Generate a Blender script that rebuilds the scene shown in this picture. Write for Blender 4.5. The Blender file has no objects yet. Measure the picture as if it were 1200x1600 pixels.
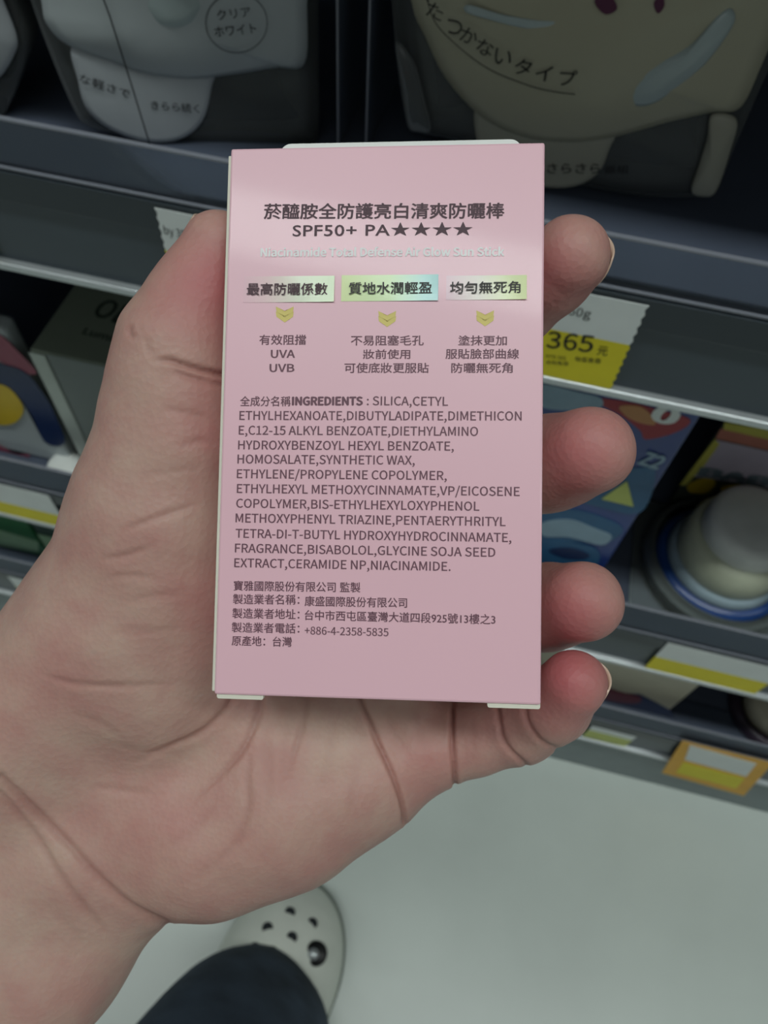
import bpy, bmesh, math, random
import numpy as np
from mathutils import Vector, Matrix

random.seed(4)
rng = np.random.default_rng(7)
C = bpy.context.scene.collection
scene = bpy.context.scene

# ------------------------------------------------------------------ camera
F = 1155.0                                   # focal length in pixels of the 1200x1600 frame
_n = np.array([-65., 734., F]); _n /= np.linalg.norm(_n)            # straight down, in camera axes
_X = np.array([12830., 2950., -F]); _X -= _n * (_X @ _n); _X /= np.linalg.norm(_X)
_Z = -_n
_Y = np.cross(_Z, _X)
R = np.array([_X, _Y, _Z])                   # camera axes (right, down, forward) -> world
H = 0.80
CAM = np.array([0., 0., H])

cam_data = bpy.data.cameras.new('camera')
cam = bpy.data.objects.new('camera', cam_data); C.objects.link(cam)
cam_data.sensor_fit = 'VERTICAL'; cam_data.sensor_height = 36.0; cam_data.sensor_width = 27.0
cam_data.lens = F / 1600 * 36.0
cam_data.clip_start = 0.01
cam_data.dof.use_dof = True
cam_data.dof.focus_distance = 0.134
cam_data.dof.aperture_fstop = 24.0
M4 = Matrix.Identity(4)
for i in range(3):
    M4[i][0] = R[i][0]; M4[i][1] = -R[i][1]; M4[i][2] = -R[i][2]; M4[i][3] = CAM[i]
cam.matrix_world = M4
scene.camera = cam

# ------------------------------------------------------------------ light
world = bpy.data.worlds.new('shop'); scene.world = world; world.use_nodes = True
bg = world.node_tree.nodes['Background']
bg.inputs[0].default_value = (0.86, 0.95, 0.95, 1); bg.inputs[1].default_value = 0.135

def area(name, loc, size, size_y, power, rot=(0, 0, 0), col=(0.93, 1.0, 0.97)):
    l = bpy.data.lights.new(name, 'AREA'); l.shape = 'RECTANGLE'; l.size = size; l.size_y = size_y
    l.energy = power; l.color = col
    o = bpy.data.objects.new(name, l); o.location = loc; o.rotation_euler = rot; C.objects.link(o)
    return o
area('ceiling_tube', (0.1, -0.18, 2.6), 2.4, 0.16, 33)
area('ceiling_tube', (-2.7, -0.18, 2.6), 2.4, 0.16, 14)
area('ceiling_tube', (2.9, -0.18, 2.6), 2.4, 0.16, 14)
area('ceiling_tube', (0.1, -2.6, 2.6), 2.4, 0.16, 14)

scene.view_settings.view_transform = 'Standard'
scene.view_settings.look = 'None'
scene.view_settings.gamma = 1.0
scene.view_settings.use_curve_mapping = False
scene.view_settings.exposure = -0.55

# ------------------------------------------------------------------ helpers
def ray(u, v):
    return R @ np.array([(u - 600) / F, (v - 800) / F, 1.0])
def on_z(u, v, z):
    r = ray(u, v); return CAM + r * ((z - H) / r[2])
def on_y(u, v, y):
    r = ray(u, v); return CAM + r * (y / r[1])
def on_x(u, v, x):
    r = ray(u, v); return CAM + r * (x / r[0])
def cam_pt(u, v, d):                         # camera-axes point in mm
    return np.array([(u - 600) / F * d, (v - 800) / F * d, d])
def c2w(p):                                  # camera mm -> world metres
    return CAM + (R @ (np.asarray(p).T * 0.001)).T if np.ndim(p) == 1 else CAM + (np.asarray(p) * 0.001) @ R.T

def lin(c):
    return tuple(((x / 255) / 12.92 if x / 255 <= 0.04045 else ((x / 255 + 0.055) / 1.055) ** 2.4) for x in c)

def mat(name, rgb, rough=0.5, metal=0.0, var=0.06, scale=60.0, bump=0.0, bscale=300.0, trans=0.0, ior=1.45,
        coat=0.0, alpha=1.0, spec=0.5, sss=0.0):
    m = bpy.data.materials.new(name); m.use_nodes = True
    nt = m.node_tree; b = nt.nodes['Principled BSDF']
    tc = nt.nodes.new('ShaderNodeTexCoord')
    nz = nt.nodes.new('ShaderNodeTexNoise'); nz.inputs['Scale'].default_value = scale; nz.inputs['Detail'].default_value = 4
    nt.links.new(tc.outputs['Object'], nz.inputs['Vector'])
    rp = nt.nodes.new('ShaderNodeValToRGB')
    l = lin(rgb)
    rp.color_ramp.elements[0].position = 0.3; rp.color_ramp.elements[1].position = 0.7
    rp.color_ramp.elements[0].color = tuple(min(1, x * (1 - var)) for x in l) + (1,)
    rp.color_ramp.elements[1].color = tuple(min(1, x * (1 + var)) for x in l) + (1,)
    nt.links.new(nz.outputs['Fac'], rp.inputs[0]); nt.links.new(rp.outputs[0], b.inputs['Base Color'])
    b.inputs['Roughness'].default_value = rough; b.inputs['Metallic'].default_value = metal
    b.inputs['IOR'].default_value = ior
    b.inputs['Transmission Weight'].default_value = trans
    b.inputs['Coat Weight'].default_value = coat; b.inputs['Coat Roughness'].default_value = 0.08
    b.inputs['Specular IOR Level'].default_value = spec
    b.inputs['Alpha'].default_value = alpha
    if bump:
        n2 = nt.nodes.new('ShaderNodeTexNoise'); n2.inputs['Scale'].default_value = bscale; n2.inputs['Detail'].default_value = 3
        nt.links.new(tc.outputs['Object'], n2.inputs['Vector'])
        bp = nt.nodes.new('ShaderNodeBump'); bp.inputs['Strength'].default_value = bump; bp.inputs['Distance'].default_value = 0.001
        nt.links.new(n2.outputs['Fac'], bp.inputs['Height']); nt.links.new(bp.outputs[0], b.inputs['Normal'])
    return m

def clear_mat(name, tint, opacity, rough=0.08):
    """thin clear plastic film: mostly see-through, with a glossy skin"""
    m = bpy.data.materials.new(name); m.use_nodes = True
    nt = m.node_tree; nt.nodes.clear()
    out = nt.nodes.new('ShaderNodeOutputMaterial'); mix = nt.nodes.new('ShaderNodeMixShader')
    tr = nt.nodes.new('ShaderNodeBsdfTransparent'); tr.inputs[0].default_value = (0.93, 0.95, 0.96, 1)
    p = nt.nodes.new('ShaderNodeBsdfPrincipled'); p.inputs['Base Color'].default_value = lin(tint) + (1,)
    p.inputs['Roughness'].default_value = rough
    fr = nt.nodes.new('ShaderNodeFresnel'); fr.inputs[0].default_value = 1.45
    ad = nt.nodes.new('ShaderNodeMath'); ad.operation = 'ADD'; ad.use_clamp = True; ad.inputs[1].default_value = opacity
    tc = nt.nodes.new('ShaderNodeTexCoord'); nz = nt.nodes.new('ShaderNodeTexNoise'); nz.inputs['Scale'].default_value = 45
    bp = nt.nodes.new('ShaderNodeBump'); bp.inputs['Strength'].default_value = 0.25; bp.inputs['Distance'].default_value = 0.002
    nt.links.new(tc.outputs['Object'], nz.inputs['Vector']); nt.links.new(nz.outputs['Fac'], bp.inputs['Height'])
    nt.links.new(bp.outputs[0], p.inputs['Normal'])
    nt.links.new(fr.outputs[0], ad.inputs[0]); nt.links.new(ad.outputs[0], mix.inputs[0])
    nt.links.new(tr.outputs[0], mix.inputs[1]); nt.links.new(p.outputs[0], mix.inputs[2])
    nt.links.new(mix.outputs[0], out.inputs[0])
    return m

def thing(name, label, cat, loc, group=None):
    o = bpy.data.objects.new(name, None); C.objects.link(o)
    o.location = Vector([float(x) for x in loc]); o.empty_display_size = 0.02
    o['label'] = label; o['category'] = cat
    if group: o['group'] = group
    return o
def tag(o, label, cat, group=None):
    o['label'] = label; o['category'] = cat
    if group: o['group'] = group
    return o
def root_loc(p):
    l = Vector((0, 0, 0))
    while p is not None:
        l += p.location; p = p.parent
    return l
def link_mesh(name, me, m, parent=None, smooth=False, origin=None):
    """mesh coordinates are world coordinates; they are shifted to the object's own origin"""
    o = bpy.data.objects.new(name, me); C.objects.link(o)
    if m is not None and len(me.materials) == 0: me.materials.append(m)
    if smooth: me.polygons.foreach_set('use_smooth', [True] * len(me.polygons))
    n = len(me.vertices); co = np.empty(n * 3, np.float32); me.vertices.foreach_get('co', co); co = co.reshape(-1, 3)
    ctr = (co.min(0) + co.max(0)) / 2; ctr[2] = co[:, 2].min()
    if origin is not None: ctr = np.array(origin, np.float32)
    me.vertices.foreach_set('co', (co - ctr).ravel()); me.update()
    pl = root_loc(parent) if parent else Vector((0, 0, 0))
    o.parent = parent; o.location = Vector([float(x) for x in ctr]) - pl
    return o
def mesh_from(verts, faces):
    me = bpy.data.meshes.new('m'); me.from_pydata([tuple(float(c) for c in v) for v in verts], [], faces); me.update()
    return me
def bm_obj(name, bm, m, parent=None, smooth=False):
    bmesh.ops.recalc_face_normals(bm, faces=bm.faces[:])
    me = bpy.data.meshes.new(name); bm.to_mesh(me); bm.free()
    return link_mesh(name, me, m, parent, smooth)
def box_bm(lo, hi, bev=0.0, bm=None, seg=2):
    bm2 = bmesh.new()
    bmesh.ops.create_cube(bm2, size=1.0)
    lo = np.array(lo, float); hi = np.array(hi, float)
    for v in bm2.verts:
        for i in range(3): v.co[i] = lo[i] + (v.co[i] + 0.5) * (hi[i] - lo[i])
    if bev: bmesh.ops.bevel(bm2, geom=bm2.edges[:], offset=bev, segments=seg, affect='EDGES', profile=0.5)
    if bm is None: return bm2
    t = bpy.data.meshes.new('t'); bm2.to_mesh(t); bm2.free(); bm.from_mesh(t); bpy.data.meshes.remove(t)
    return bm
def frame_box(fr, lo, hi, bev=0.0):
    """box given in the local axes of a frame (O, ex, ey, n)"""
    bm = box_bm(lo, hi, bev)
    for v in bm.verts: v.co = Vector(fr.at(v.co.x, v.co.y, v.co.z))
    return bm
def lathe_bm(prof, center, seg=40, axis=(0, 0, 1)):
    ax = Vector(axis).normalized(); q = Vector((0, 0, 1)).rotation_difference(ax); c = Vector([float(x) for x in center])
    bm = bmesh.new(); rings = []
    for r, z in prof:
        rings.append([bm.verts.new(c + q @ Vector((r * math.cos(2 * math.pi * k / seg), r * math.sin(2 * math.pi * k / seg), z))) for k in range(seg)])
    for a, b in zip(rings, rings[1:]):
        for k in range(seg): bm.faces.new((a[k], a[(k + 1) % seg], b[(k + 1) % seg], b[k]))
    if prof[0][0] > 1e-6: bm.faces.new(rings[0][::-1])
    if prof[-1][0] > 1e-6: bm.faces.new(rings[-1])
    bmesh.ops.remove_doubles(bm, verts=bm.verts[:], dist=1e-6)
    return bm

class Frame:
    def __init__(s, O, ex, ey):
        s.O = np.array(O, float); s.ex = np.array(ex, float) / np.linalg.norm(ex)
        ey = np.array(ey, float); ey = ey - s.ex * (s.ex @ ey); s.ey = ey / np.linalg.norm(ey)
        s.n = np.cross(s.ex, s.ey)
    def at(s, x, y, z=0.0):
        return s.O + s.ex * x + s.ey * y + s.n * z
    def px(s, u, v):                          # where the sight line through a pixel meets this plane, in local coordinates
        r = ray(u, v); t = ((s.O - CAM) @ s.n) / (r @ s.n); p = CAM + r * t - s.O
        return np.array([p @ s.ex, p @ s.ey])

def smooth_outline(pts, n=6):
    pts = np.array(pts, float); N = len(pts); out = []
    for i in range(N):
        p0, p1, p2, p3 = pts[i - 1], pts[i], pts[(i + 1) % N], pts[(i + 2) % N]
        for k in range(n):
            t = k / n
            out.append(0.5 * ((2 * p1) + (-p0 + p2) * t + (2 * p0 - 5 * p1 + 4 * p2 - p3) * t * t + (-p0 + 3 * p1 - 3 * p2 + p3) * t ** 3))
    return np.array(out)
def open_spline(pts, n=6):
    p = np.array(pts, float); p = np.vstack([2 * p[0] - p[1], p, 2 * p[-1] - p[-2]])
    return smooth_outline(p, n)[n:n * (len(pts)) + 1]
def patch(name, fr, pts, m, parent, z0=0.0, thick=0.0006, bulge=0.0, smooth=True, curved=True, sub=6, ymin=None):
    """closed solid with an outline in frame coordinates; its front swells by bulge"""
    out = smooth_outline(pts, sub) if curved else np.array(pts, float)
    if ymin is not None: out[:, 1] = np.maximum(out[:, 1], ymin)
    c = out.mean(0); K = 10 if bulge else 1; verts = []; faces = []; N = len(out)
    verts.append(fr.at(c[0], c[1], z0 + thick + bulge))
    for k in range(1, K + 1):
        s = k / K
        for p in out:
            q = c + (p - c) * s
            verts.append(fr.at(q[0], q[1], z0 + thick + bulge * (1 - s ** 2.4)))
    for i in range(N): faces.append((0, 1 + i, 1 + (i + 1) % N))
    for k in range(K - 1):
        a = 1 + k * N; b = a + N
        for i in range(N): faces.append((a + i, b + i, b + (i + 1) % N, a + (i + 1) % N))
    a = 1 + (K - 1) * N; b = len(verts)
    for p in out: verts.append(fr.at(p[0], p[1], z0))
    for i in range(N): faces.append((a + i, b + i, b + (i + 1) % N, a + (i + 1) % N))
    faces.append(tuple(range(b, b + N))[::-1])
    me = mesh_from(verts, faces)
    if bulge and smooth:
        fl = [len(p.vertices) <= 4 for p in me.polygons]; me.polygons.foreach_set('use_smooth', fl)
    return link_mesh(name, me, m, parent)
def pxs(fr, pts): return [fr.px(u, v) for u, v in pts]

try:                                          # the sans serif that ships with Blender; its built-in face otherwise
    import os
    SANS = bpy.data.fonts.load(os.path.join(bpy.utils.system_resource('DATAFILES'), 'fonts', 'Noto Sans CJK Regular.woff2'))
except Exception:
    SANS = None
def text_verts(s, offset=0.0, space=1.0, font=None):
    cu = bpy.data.curves.new('t', 'FONT'); cu.body = s; cu.size = 1.0; cu.resolution_u = 3
    cu.space_character = space
    if SANS is not None and all(ord(ch) < 128 for ch in s): cu.font = SANS
    o = bpy.data.objects.new('t', cu); C.objects.link(o)
    dg = bpy.context.evaluated_depsgraph_get()
    me = bpy.data.meshes.new_from_object(o.evaluated_get(dg))
    bpy.data.objects.remove(o); bpy.data.curves.remove(cu)
    if offset > 0:                            # bolder: the same outlines printed a hair to each side
        bm = bmesh.new(); q = bpy.data.meshes.new('q')
        for k, (dx, dy) in enumerate(((-1, 0), (1, 0), (0, 0.8), (0, -0.8), (0.6, 0.5), (-0.6, -0.5))):
            b2 = bmesh.new(); b2.from_mesh(me); bmesh.ops.translate(b2, vec=(dx * offset, dy * offset, k), verts=b2.verts[:])
            b2.to_mesh(q); b2.free(); bm.from_mesh(q)
        bm.to_mesh(me); bm.free(); bpy.data.meshes.remove(q)
    n = len(me.vertices); co = np.empty(n * 3, np.float32); me.vertices.foreach_get('co', co)
    return me, co.reshape(-1, 3)
CAP = float(text_verts("H")[1][:, 1].max())
def text(name, s, fr, p0, p1, hgt, m, parent, z=0.00006, offset=0.0, fit='cap', space=1.0, arc=None, font=None):
    """print s along the line p0-p1 of a frame (local metres).  fit 'cap': hgt is the cap height over the baseline,
    'box': hgt is the height of the whole glyph box"""
    me, co = text_verts(s, offset, space, font)
    p0 = np.array(p0, float); p1 = np.array(p1, float); d = p1 - p0; L = np.linalg.norm(d); d /= L; e = np.array([-d[1], d[0]])
    x0, x1 = co[:, 0].min(), co[:, 0].max(); y0, y1 = co[:, 1].min(), co[:, 1].max()
    X = (co[:, 0] - x0) / (x1 - x0) * L
    Y = co[:, 1] / CAP * hgt if fit == 'cap' else (co[:, 1] - y0) / (y1 - y0) * hgt
    if arc: Y = Y - arc * (4 * (X / L) * (1 - X / L))
    P = fr.O + fr.ex * 0 + np.outer(p0[0] + d[0] * X + e[0] * Y, fr.ex) + np.outer(p0[1] + d[1] * X + e[1] * Y, fr.ey) + np.outer(z + co[:, 2] * 1.5e-6, fr.n)
    me.vertices.foreach_set('co', P.astype(np.float32).ravel()); me.materials.clear(); me.update()
    return link_mesh(name, me, m, parent)
def text_px(name, s, fr, a, b, hpx, m, parent, **k):
    p0 = fr.px(*a); p1 = fr.px(*b)
    h = np.linalg.norm(fr.px(a[0], a[1] - hpx) - p0)
    return text(name, s, fr, p0, p1, h, m, parent, **k)

# ------------------------------------------------------------------ materials
M = {}
M['floor'] = mat('polished vinyl floor', (204, 213, 207), 0.28, var=0.05, scale=9, bump=0.04, bscale=40)
M['shelf'] = mat('dark steel shelf', (84, 92, 108), 0.30, 0.2, var=0.08, scale=20)
M['rail'] = mat('grey green price rail', (62, 72, 80), 0.30, 0.0, var=0.05, scale=15, coat=0.15)
M['rail_dark'] = mat('dark upper band of rail', (48, 56, 62), 0.30, 0.0, var=0.05, scale=15)
M['lip'] = mat('brushed aluminium lip', (196, 202, 204), 0.28, 0.6, var=0.04)
M['edge'] = mat('acrylic edge highlight', (128, 132, 142), 0.25, 0.0, var=0.03)  # highlight along clear edges, put into a paler colour
M['acrylic'] = clear_mat('clear acrylic', (140, 150, 165), 0.04, 0.12)
M['film'] = clear_mat('clear pouch film', (112, 116, 116), 0.40, 0.16)
M['blister'] = clear_mat('clear blister plastic', (180, 188, 184), 0.10, 0.06)
M['back'] = mat('dark back panel', (34, 36, 40), 0.6)
M['plinth'] = mat('grey plinth', (120, 132, 134), 0.4)
M['white'] = mat('white plastic', (224, 228, 224), 0.3)
M['paper'] = mat('white paper', (222, 228, 226), 0.6, var=0.03)
M['yellow'] = mat('yellow paper', (226, 212, 40), 0.55, var=0.04)
M['ink'] = mat('black ink', (24, 24, 24), 0.6)
M['black'] = mat('black plastic', (16, 16, 18), 0.4)

# ================================================================== SETTING
def struct(o): o['kind'] = 'structure'; return o
struct(bm_obj('floor', box_bm((-3.2, -2.6, -0.03), (3.2, 0.9, 0.0)), M['floor']))
struct(bm_obj('wall_back', box_bm((-1.1, 0.56, 0.0), (1.1, 0.58, 1.3)), M['back']))
DY = 0.244
SX = 1.05
def display_shelf(z_top, z_bot, fence_top, label, has_fence=True, depth=0.56, face=DY):
    t = thing('display_shelf', label, 'shelf', (0, 0.4, z_bot))
    bm_obj('board', box_bm((-SX, face + 0.006, z_top - 0.008), (SX, depth, z_top), 0.0008), M['shelf'], t)
    zt = z_bot + (z_top - z_bot) * 0.72
    bm = bmesh.new()                       # rail: a gently bowed face
    prof = [(face + 0.0055, z_top), (face + 0.0005, z_top), (face, zt + 0.001), (face + 0.0008, zt), (face + 0.0008, z_bot + 0.004), (face + 0.0055, z_bot + 0.004)]
    bm_a = [bm.verts.new((-SX, y, z)) for y, z in prof]; bm_b = [bm.verts.new((SX, y, z)) for y, z in prof]
    n = len(prof)
    for i in range(n): bm.faces.new((bm_a[i], bm_a[(i + 1) % n], bm_b[(i + 1) % n], bm_b[i]))
    bm.faces.new(bm_a[::-1]); bm.faces.new(bm_b)
    bm_obj('price_rail', bm, M['rail'], t)
    bm_obj('rail_band', box_bm((-SX, face - 0.0012, zt), (SX, face + 0.0004, z_top - 0.001), 0.0003), M['rail_dark'], t)
    bm_obj('lip', box_bm((-SX, face - 0.0035, z_bot), (SX, face + 0.005, z_bot + 0.0042), 0.0012, seg=3), M['lip'], t, True)
    if has_fence:
        f = thing('shelf_fence', 'clear acrylic fence along the front of the ' + label.split(' with')[0].split(' over')[0] + (' under the pouches' if fence_top > 0.6 and fence_top < 0.7 else ''), 'fence', (0, face, z_top))
        bm_obj('panel', box_bm((-SX, face + 0.0005, z_top + 0.0012), (SX, face + 0.0022, fence_top)), M['acrylic'], f)
        bm_obj('fence_edge_glint', box_bm((-SX, face + 0.0003, fence_top), (SX, face + 0.0024, fence_top + 0.0011), 0.0002), M['edge'], f)  # thin pale bar paints the highlight along the fence top
        bm_obj('fence_foot_glint', box_bm((-SX, face - 0.0005, z_top), (SX, face + 0.0026, z_top + 0.0012), 0.0002), M['edge'], f)  # thin pale bar paints the bright line at the fence base
    return t
S1 = display_shelf(0.6085, 0.5535, 0.6300, 'dark steel shelf with clear fence carrying the refill pouches')
S2 = display_shelf(0.3350, 0.2820, 0.3660, 'middle shelf with price rail carrying the cartons and blister packs')
S3 = display_shelf(0.1550, 0.1000, 0.1850, 'lowest shelf with price rail just above the floor')
S0 = display_shelf(0.8700, 0.8150, 0.89, 'unseen uppermost shelf over the refill pouches, added above the frame to shade them', has_fence=True)  # out-of-view shelf, added and set low to keep tube light off the pouches
struct(bm_obj('baseboard_shelf', box_bm((-SX, DY + 0.004, 0.0), (SX, 0.56, 0.092), 0.001), M['plinth']))

# ================================================================== PINK CARTON
fr_px = [(360, 232), (851, 222), (846, 1102), (335, 1085)]
rays_ = np.array([[(u - 600) / F, (v - 800) / F, 1] for u, v in fr_px])
t_ = np.r_[1, np.linalg.solve(np.array([-rays_[1], rays_[2], -rays_[3]]).T, -rays_[0])]
P_ = rays_ * t_[:, None]
SC = 57.0 / np.linalg.norm(P_[1] - P_[0])
P_ = P_ * SC                                  # camera mm
W_ = 57.0; HH_ = float(np.linalg.norm(P_[3] - P_[0])); D_ = 21.0
cx = (P_[1] - P_[0]) / W_; cy = -(P_[3] - P_[0]); cy -= cx * (cx @ cy); cy /= np.linalg.norm(cy)
cn = np.cross(cx, cy)
if cn[2] > 0: cn = -cn                        # towards the camera
BO = P_.mean(0)
BF = Frame(c2w(BO), R @ cx, R @ cy)           # front face, origin at its centre
if BF.n @ (CAM - BF.O) < 0: BF.n = -BF.n
w2, h2 = W_ / 2000, HH_ / 2000
M['pink'] = mat('pink coated card', (238, 192, 204), 0.38, var=0.012, scale=30, coat=0.15)
M['cream'] = mat('cream card edge', (226, 224, 208), 0.6, var=0.03)
M['ink_mauve'] = mat('dark mauve ink', (74, 44, 56), 0.5)
M['ink_mauve2'] = mat('mauve ink', (112, 74, 88), 0.5)
M['ink_white'] = mat('white ink', (255, 253, 254), 0.8)
M['ink_green'] = mat('dark olive ink', (44, 40, 40), 0.5)
M['ink_yellow'] = mat('yellow ink', (222, 204, 118), 0.5)
carton = thing('cosmetic_carton', 'pink sunscreen stick carton held upright in the palm', 'box', BF.at(0, -h2, -D_ / 2000))
bm_obj('body', frame_box(BF, (-w2, -h2, -D_ / 1000), (w2, h2, 0), 0.0004), M['pink'], carton)
bm_obj('side_seam', frame_box(BF, (-w2 - 0.0006, -h2 + 0.0004, -0.0016), (-w2 + 0.0003, h2 - 0.001, -0.0006), 0.0002), M['cream'], carton)['label'] = 'cream card edge down the left side'
def rslab(name, x0, x1, y0, y1, z0, z1, r, m, parent, top=True):
    pts = []
    for cx_, cy_, a0 in ((x1 - r, y1 - r, 0), (x0 + r, y1 - r, 90), (x0, y0, None), (x1, y0, None)):
        if a0 is None: pts.append((cx_, cy_))
        else:
            for k in range(9):
                a = math.radians(a0 + 90 * k / 8); pts.append((cx_ + r * math.cos(a), cy_ + r * math.sin(a)))
    if not top: pts = [(x, y0 + y1 - y) for x, y in pts][::-1]
    return patch(name, BF, pts, m, parent, z0=z0, thick=z1 - z0, curved=False)
p = BF.px(434, 226); q = BF.px(817, 216)
rslab('tuck_flap', p[0], q[0], h2 - 0.0010, h2 + 0.0019, -0.0030, -0.0022, 0.0020, M['white'], carton)['label'] = 'white rounded tuck flap showing over the top edge'
for a, b in ((337, 410), (762, 845)):
    x0 = BF.px(a, 1095)[0]; x1 = BF.px(b, 1095)[0]
    rslab('bottom_flap', x0, x1, -h2 - 0.0008, -h2 + 0.0004, -0.0018, -0.0006, 0.0004, M['cream'], carton, top=False)
T = lambda s, a, b, h, m, **k: text_px('lettering', s, BF, a, b, h, M[m], carton, **k)
T('菸醯胺全防護亮白清爽防曬棒', (412, 343), (788, 342), 25, 'ink_mauve', offset=0.022, fit='box')
T('SPF50+ PA★★★★', (457, 370), (738, 368), 21, 'ink_mauve', offset=0.014, space=1.05, fit='box')
T('Niacinamide Total Defense Air Glow Sun Stick', (407, 401), (788, 400), 12.5, 'ink_white', offset=0.014, z=0.00012)
def grad_mat(name, cols, x0, x1):
    m = mat(name, (200, 200, 200), 0.4, coat=0.2); nt = m.node_tree; b = nt.nodes['Principled BSDF']
    tc = nt.nodes.new('ShaderNodeTexCoord'); sp = nt.nodes.new('ShaderNodeSeparateXYZ'); at = nt.nodes.new('ShaderNodeAttribute'); at.attribute_name = 'across'
    rp = nt.nodes.new('ShaderNodeValToRGB')
    while len(rp.color_ramp.elements) < len(cols): rp.color_ramp.elements.new(0.5)
    for i, (pos, c) in enumerate(cols):
        rp.color_ramp.elements[i].position = pos; rp.color_ramp.elements[i].color = lin(c) + (1,)
    nt.links.new(at.outputs['Fac'], rp.inputs[0]); nt.links.new(rp.outputs[0], b.inputs['Base Color'])
    return m
pk = (236, 192, 204)
def label_patch(u0, v0, u1, v1, cols, nm):
    a = BF.px(u0, v1); b = BF.px(u1, v0)
    m = grad_mat(nm, cols, 0, 1)
    K = 16; vs = []; fs = []
    for j in range(2):
        for i in range(K + 1):
            x = a[0] + (b[0] - a[0]) * i / K; y = a[1] if j == 0 else b[1]
            lift = 0.00006 + 0.00030 * (i / K) ** 2 * (1.0 if j == 0 else 0.25)   # the lower right corner curls off the card
            vs.append(BF.at(x, y, lift))
    for i in range(K): fs.append((i, i + 1, K + 1 + i + 1, K + 1 + i))
    n0 = len(vs)
    me = mesh_from(vs, fs)
    at = me.attributes.new('across', 'FLOAT', 'POINT')
    at.data.foreach_set('value', [(i % (K + 1)) / K for i in range(n0)])
    me.update()
    return link_mesh('sticker', me, m, carton)
st = [label_patch(380, 431, 523, 473, [(0, pk), (0.25, (236, 204, 206)), (0.62, (226, 232, 208)), (1, (216, 234, 196))], 'sticker a'),
      label_patch(533, 429, 685, 471, [(0, (224, 236, 176)), (0.5, (214, 238, 188)), (0.85, (190, 234, 228)), (1, (186, 230, 230))], 'sticker b'),
      label_patch(697, 430, 823, 469, [(0, (232, 198, 210)), (0.4, (228, 220, 210)), (0.75, (228, 236, 188)), (1, (228, 238, 178))], 'sticker c')]
def T2(s, a, b, h, m, par, z=0.00009, **k): return text_px('lettering', s, BF, a, b, h, M[m], par, z=z, **k)
T2('最高防曬係數', (386, 462), (512, 462), 19, 'ink_mauve', st[0], z=0.00033, offset=0.014, fit='box')
T2('質地水潤輕盈', (545, 461), (675, 460), 19, 'ink_green', st[1], z=0.00033, offset=0.014, fit='box')
T2('均勻無死角', (703, 460), (813, 459), 19, 'ink_green', st[2], z=0.00033, offset=0.014, fit='box')
for (u, v) in ((445, 490), (605, 497), (758, 496)):
    for k, dy in enumerate((0, 8)):
        o = patch('arrow_mark', BF, pxs(BF, [(u - 14, v - 11 + dy), (u, v - 3 + dy), (u + 14, v - 11 + dy), (u + 13, v - 3 + dy), (u, v + 6 + dy), (u - 13, v - 3 + dy)]), M['ink_yellow'], carton, z0=0.00004, thick=0.00002, curved=False)
for s, a, b, h in (('有效阻擋', (405, 539), (478, 539), 16), ('不易阻塞毛孔', (548, 540), (662, 540), 16), ('塗抹更加', (716, 540), (792, 540), 16),
                   ('妝前使用', (567, 561), (641, 561), 15), ('服貼臉部曲線', (696, 561), (811, 561), 16),
                   ('可使底妝更服貼', (538, 583), (670, 583), 16), ('防曬無死角', (705, 583), (801, 583), 16)):
    T(s, a, b, h, 'ink_mauve2', offset=0.014, fit='box')
T('UVA', (423, 559), (461, 559), 12, 'ink_mauve2', offset=0.008)
T('UVB', (421, 581), (460, 581), 12, 'ink_mauve2', offset=0.008)
T('全成分名稱', (375, 635), (454, 635), 16, 'ink_mauve2', offset=0.014, fit='box')
T('INGREDIENTS', (456, 633), (567, 633), 12.5, 'ink_mauve2', offset=0.02)
T(': SILICA,CETYL', (573, 633), (700, 634), 13.5, 'ink_mauve2', offset=0.005)
for s, u0, v0, u1, v1 in (
    ('ETHYLHEXANOATE,DIBUTYLADIPATE,DIMETHICON', 374, 656, 815, 657),
    ('E,C12-15 ALKYL BENZOATE,DIETHYLAMINO', 373, 679, 747, 681),
    ('HYDROXYBENZOYL HEXYL BENZOATE,', 372, 702, 709, 704),
    ('HOMOSALATE,SYNTHETIC WAX,', 371, 724, 648, 726),
    ('ETHYLENE/PROPYLENE COPOLYMER,', 370, 747, 698, 750),
    ('ETHYLHEXYL METHOXYCINNAMATE,VP/EICOSENE', 370, 770, 812, 775),
    ('COPOLYMER,BIS-ETHYLHEXYLOXYPHENOL', 369, 793, 749, 798),
    ('METHOXYPHENYL TRIAZINE,PENTAERYTHRITYL', 368, 816, 790, 822),
    ('TETRA-DI-T-BUTYL HYDROXYHYDROCINNAMATE,', 368, 840, 799, 847),
    ('FRAGRANCE,BISABOLOL,GLYCINE SOJA SEED', 367, 863, 774, 870),
    ('EXTRACT,CERAMIDE NP,NIACINAMIDE.', 366, 886, 704, 892)):
    T(s, (u0, v0), (u1, v1), 13.5, 'ink_mauve2', offset=0.005)
for s, a, b, h in (('寶雅國際股份有限公司 監製', (365, 923), (563, 926), 16),
                   ('製造業者名稱：', (364, 944), (468, 945), 16), ('康盛國際股份有限公司', (476, 947), (636, 950), 16),
                   ('製造業者地址：', (363, 966), (468, 968), 16), ('台中市西屯區臺灣大道四段925號13樓之3', (476, 969), (774, 976), 16),
                   ('製造業者電話：', (362, 988), (468, 990), 16), ('原產地：台灣', (362, 1009), (456, 1011), 16)):
    T(s, a, b, h, 'ink_mauve2', offset=0.014, fit='box')
T('+886-4-2358-5835', (476, 991), (607, 994), 12, 'ink_mauve2', offset=0.004)

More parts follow.
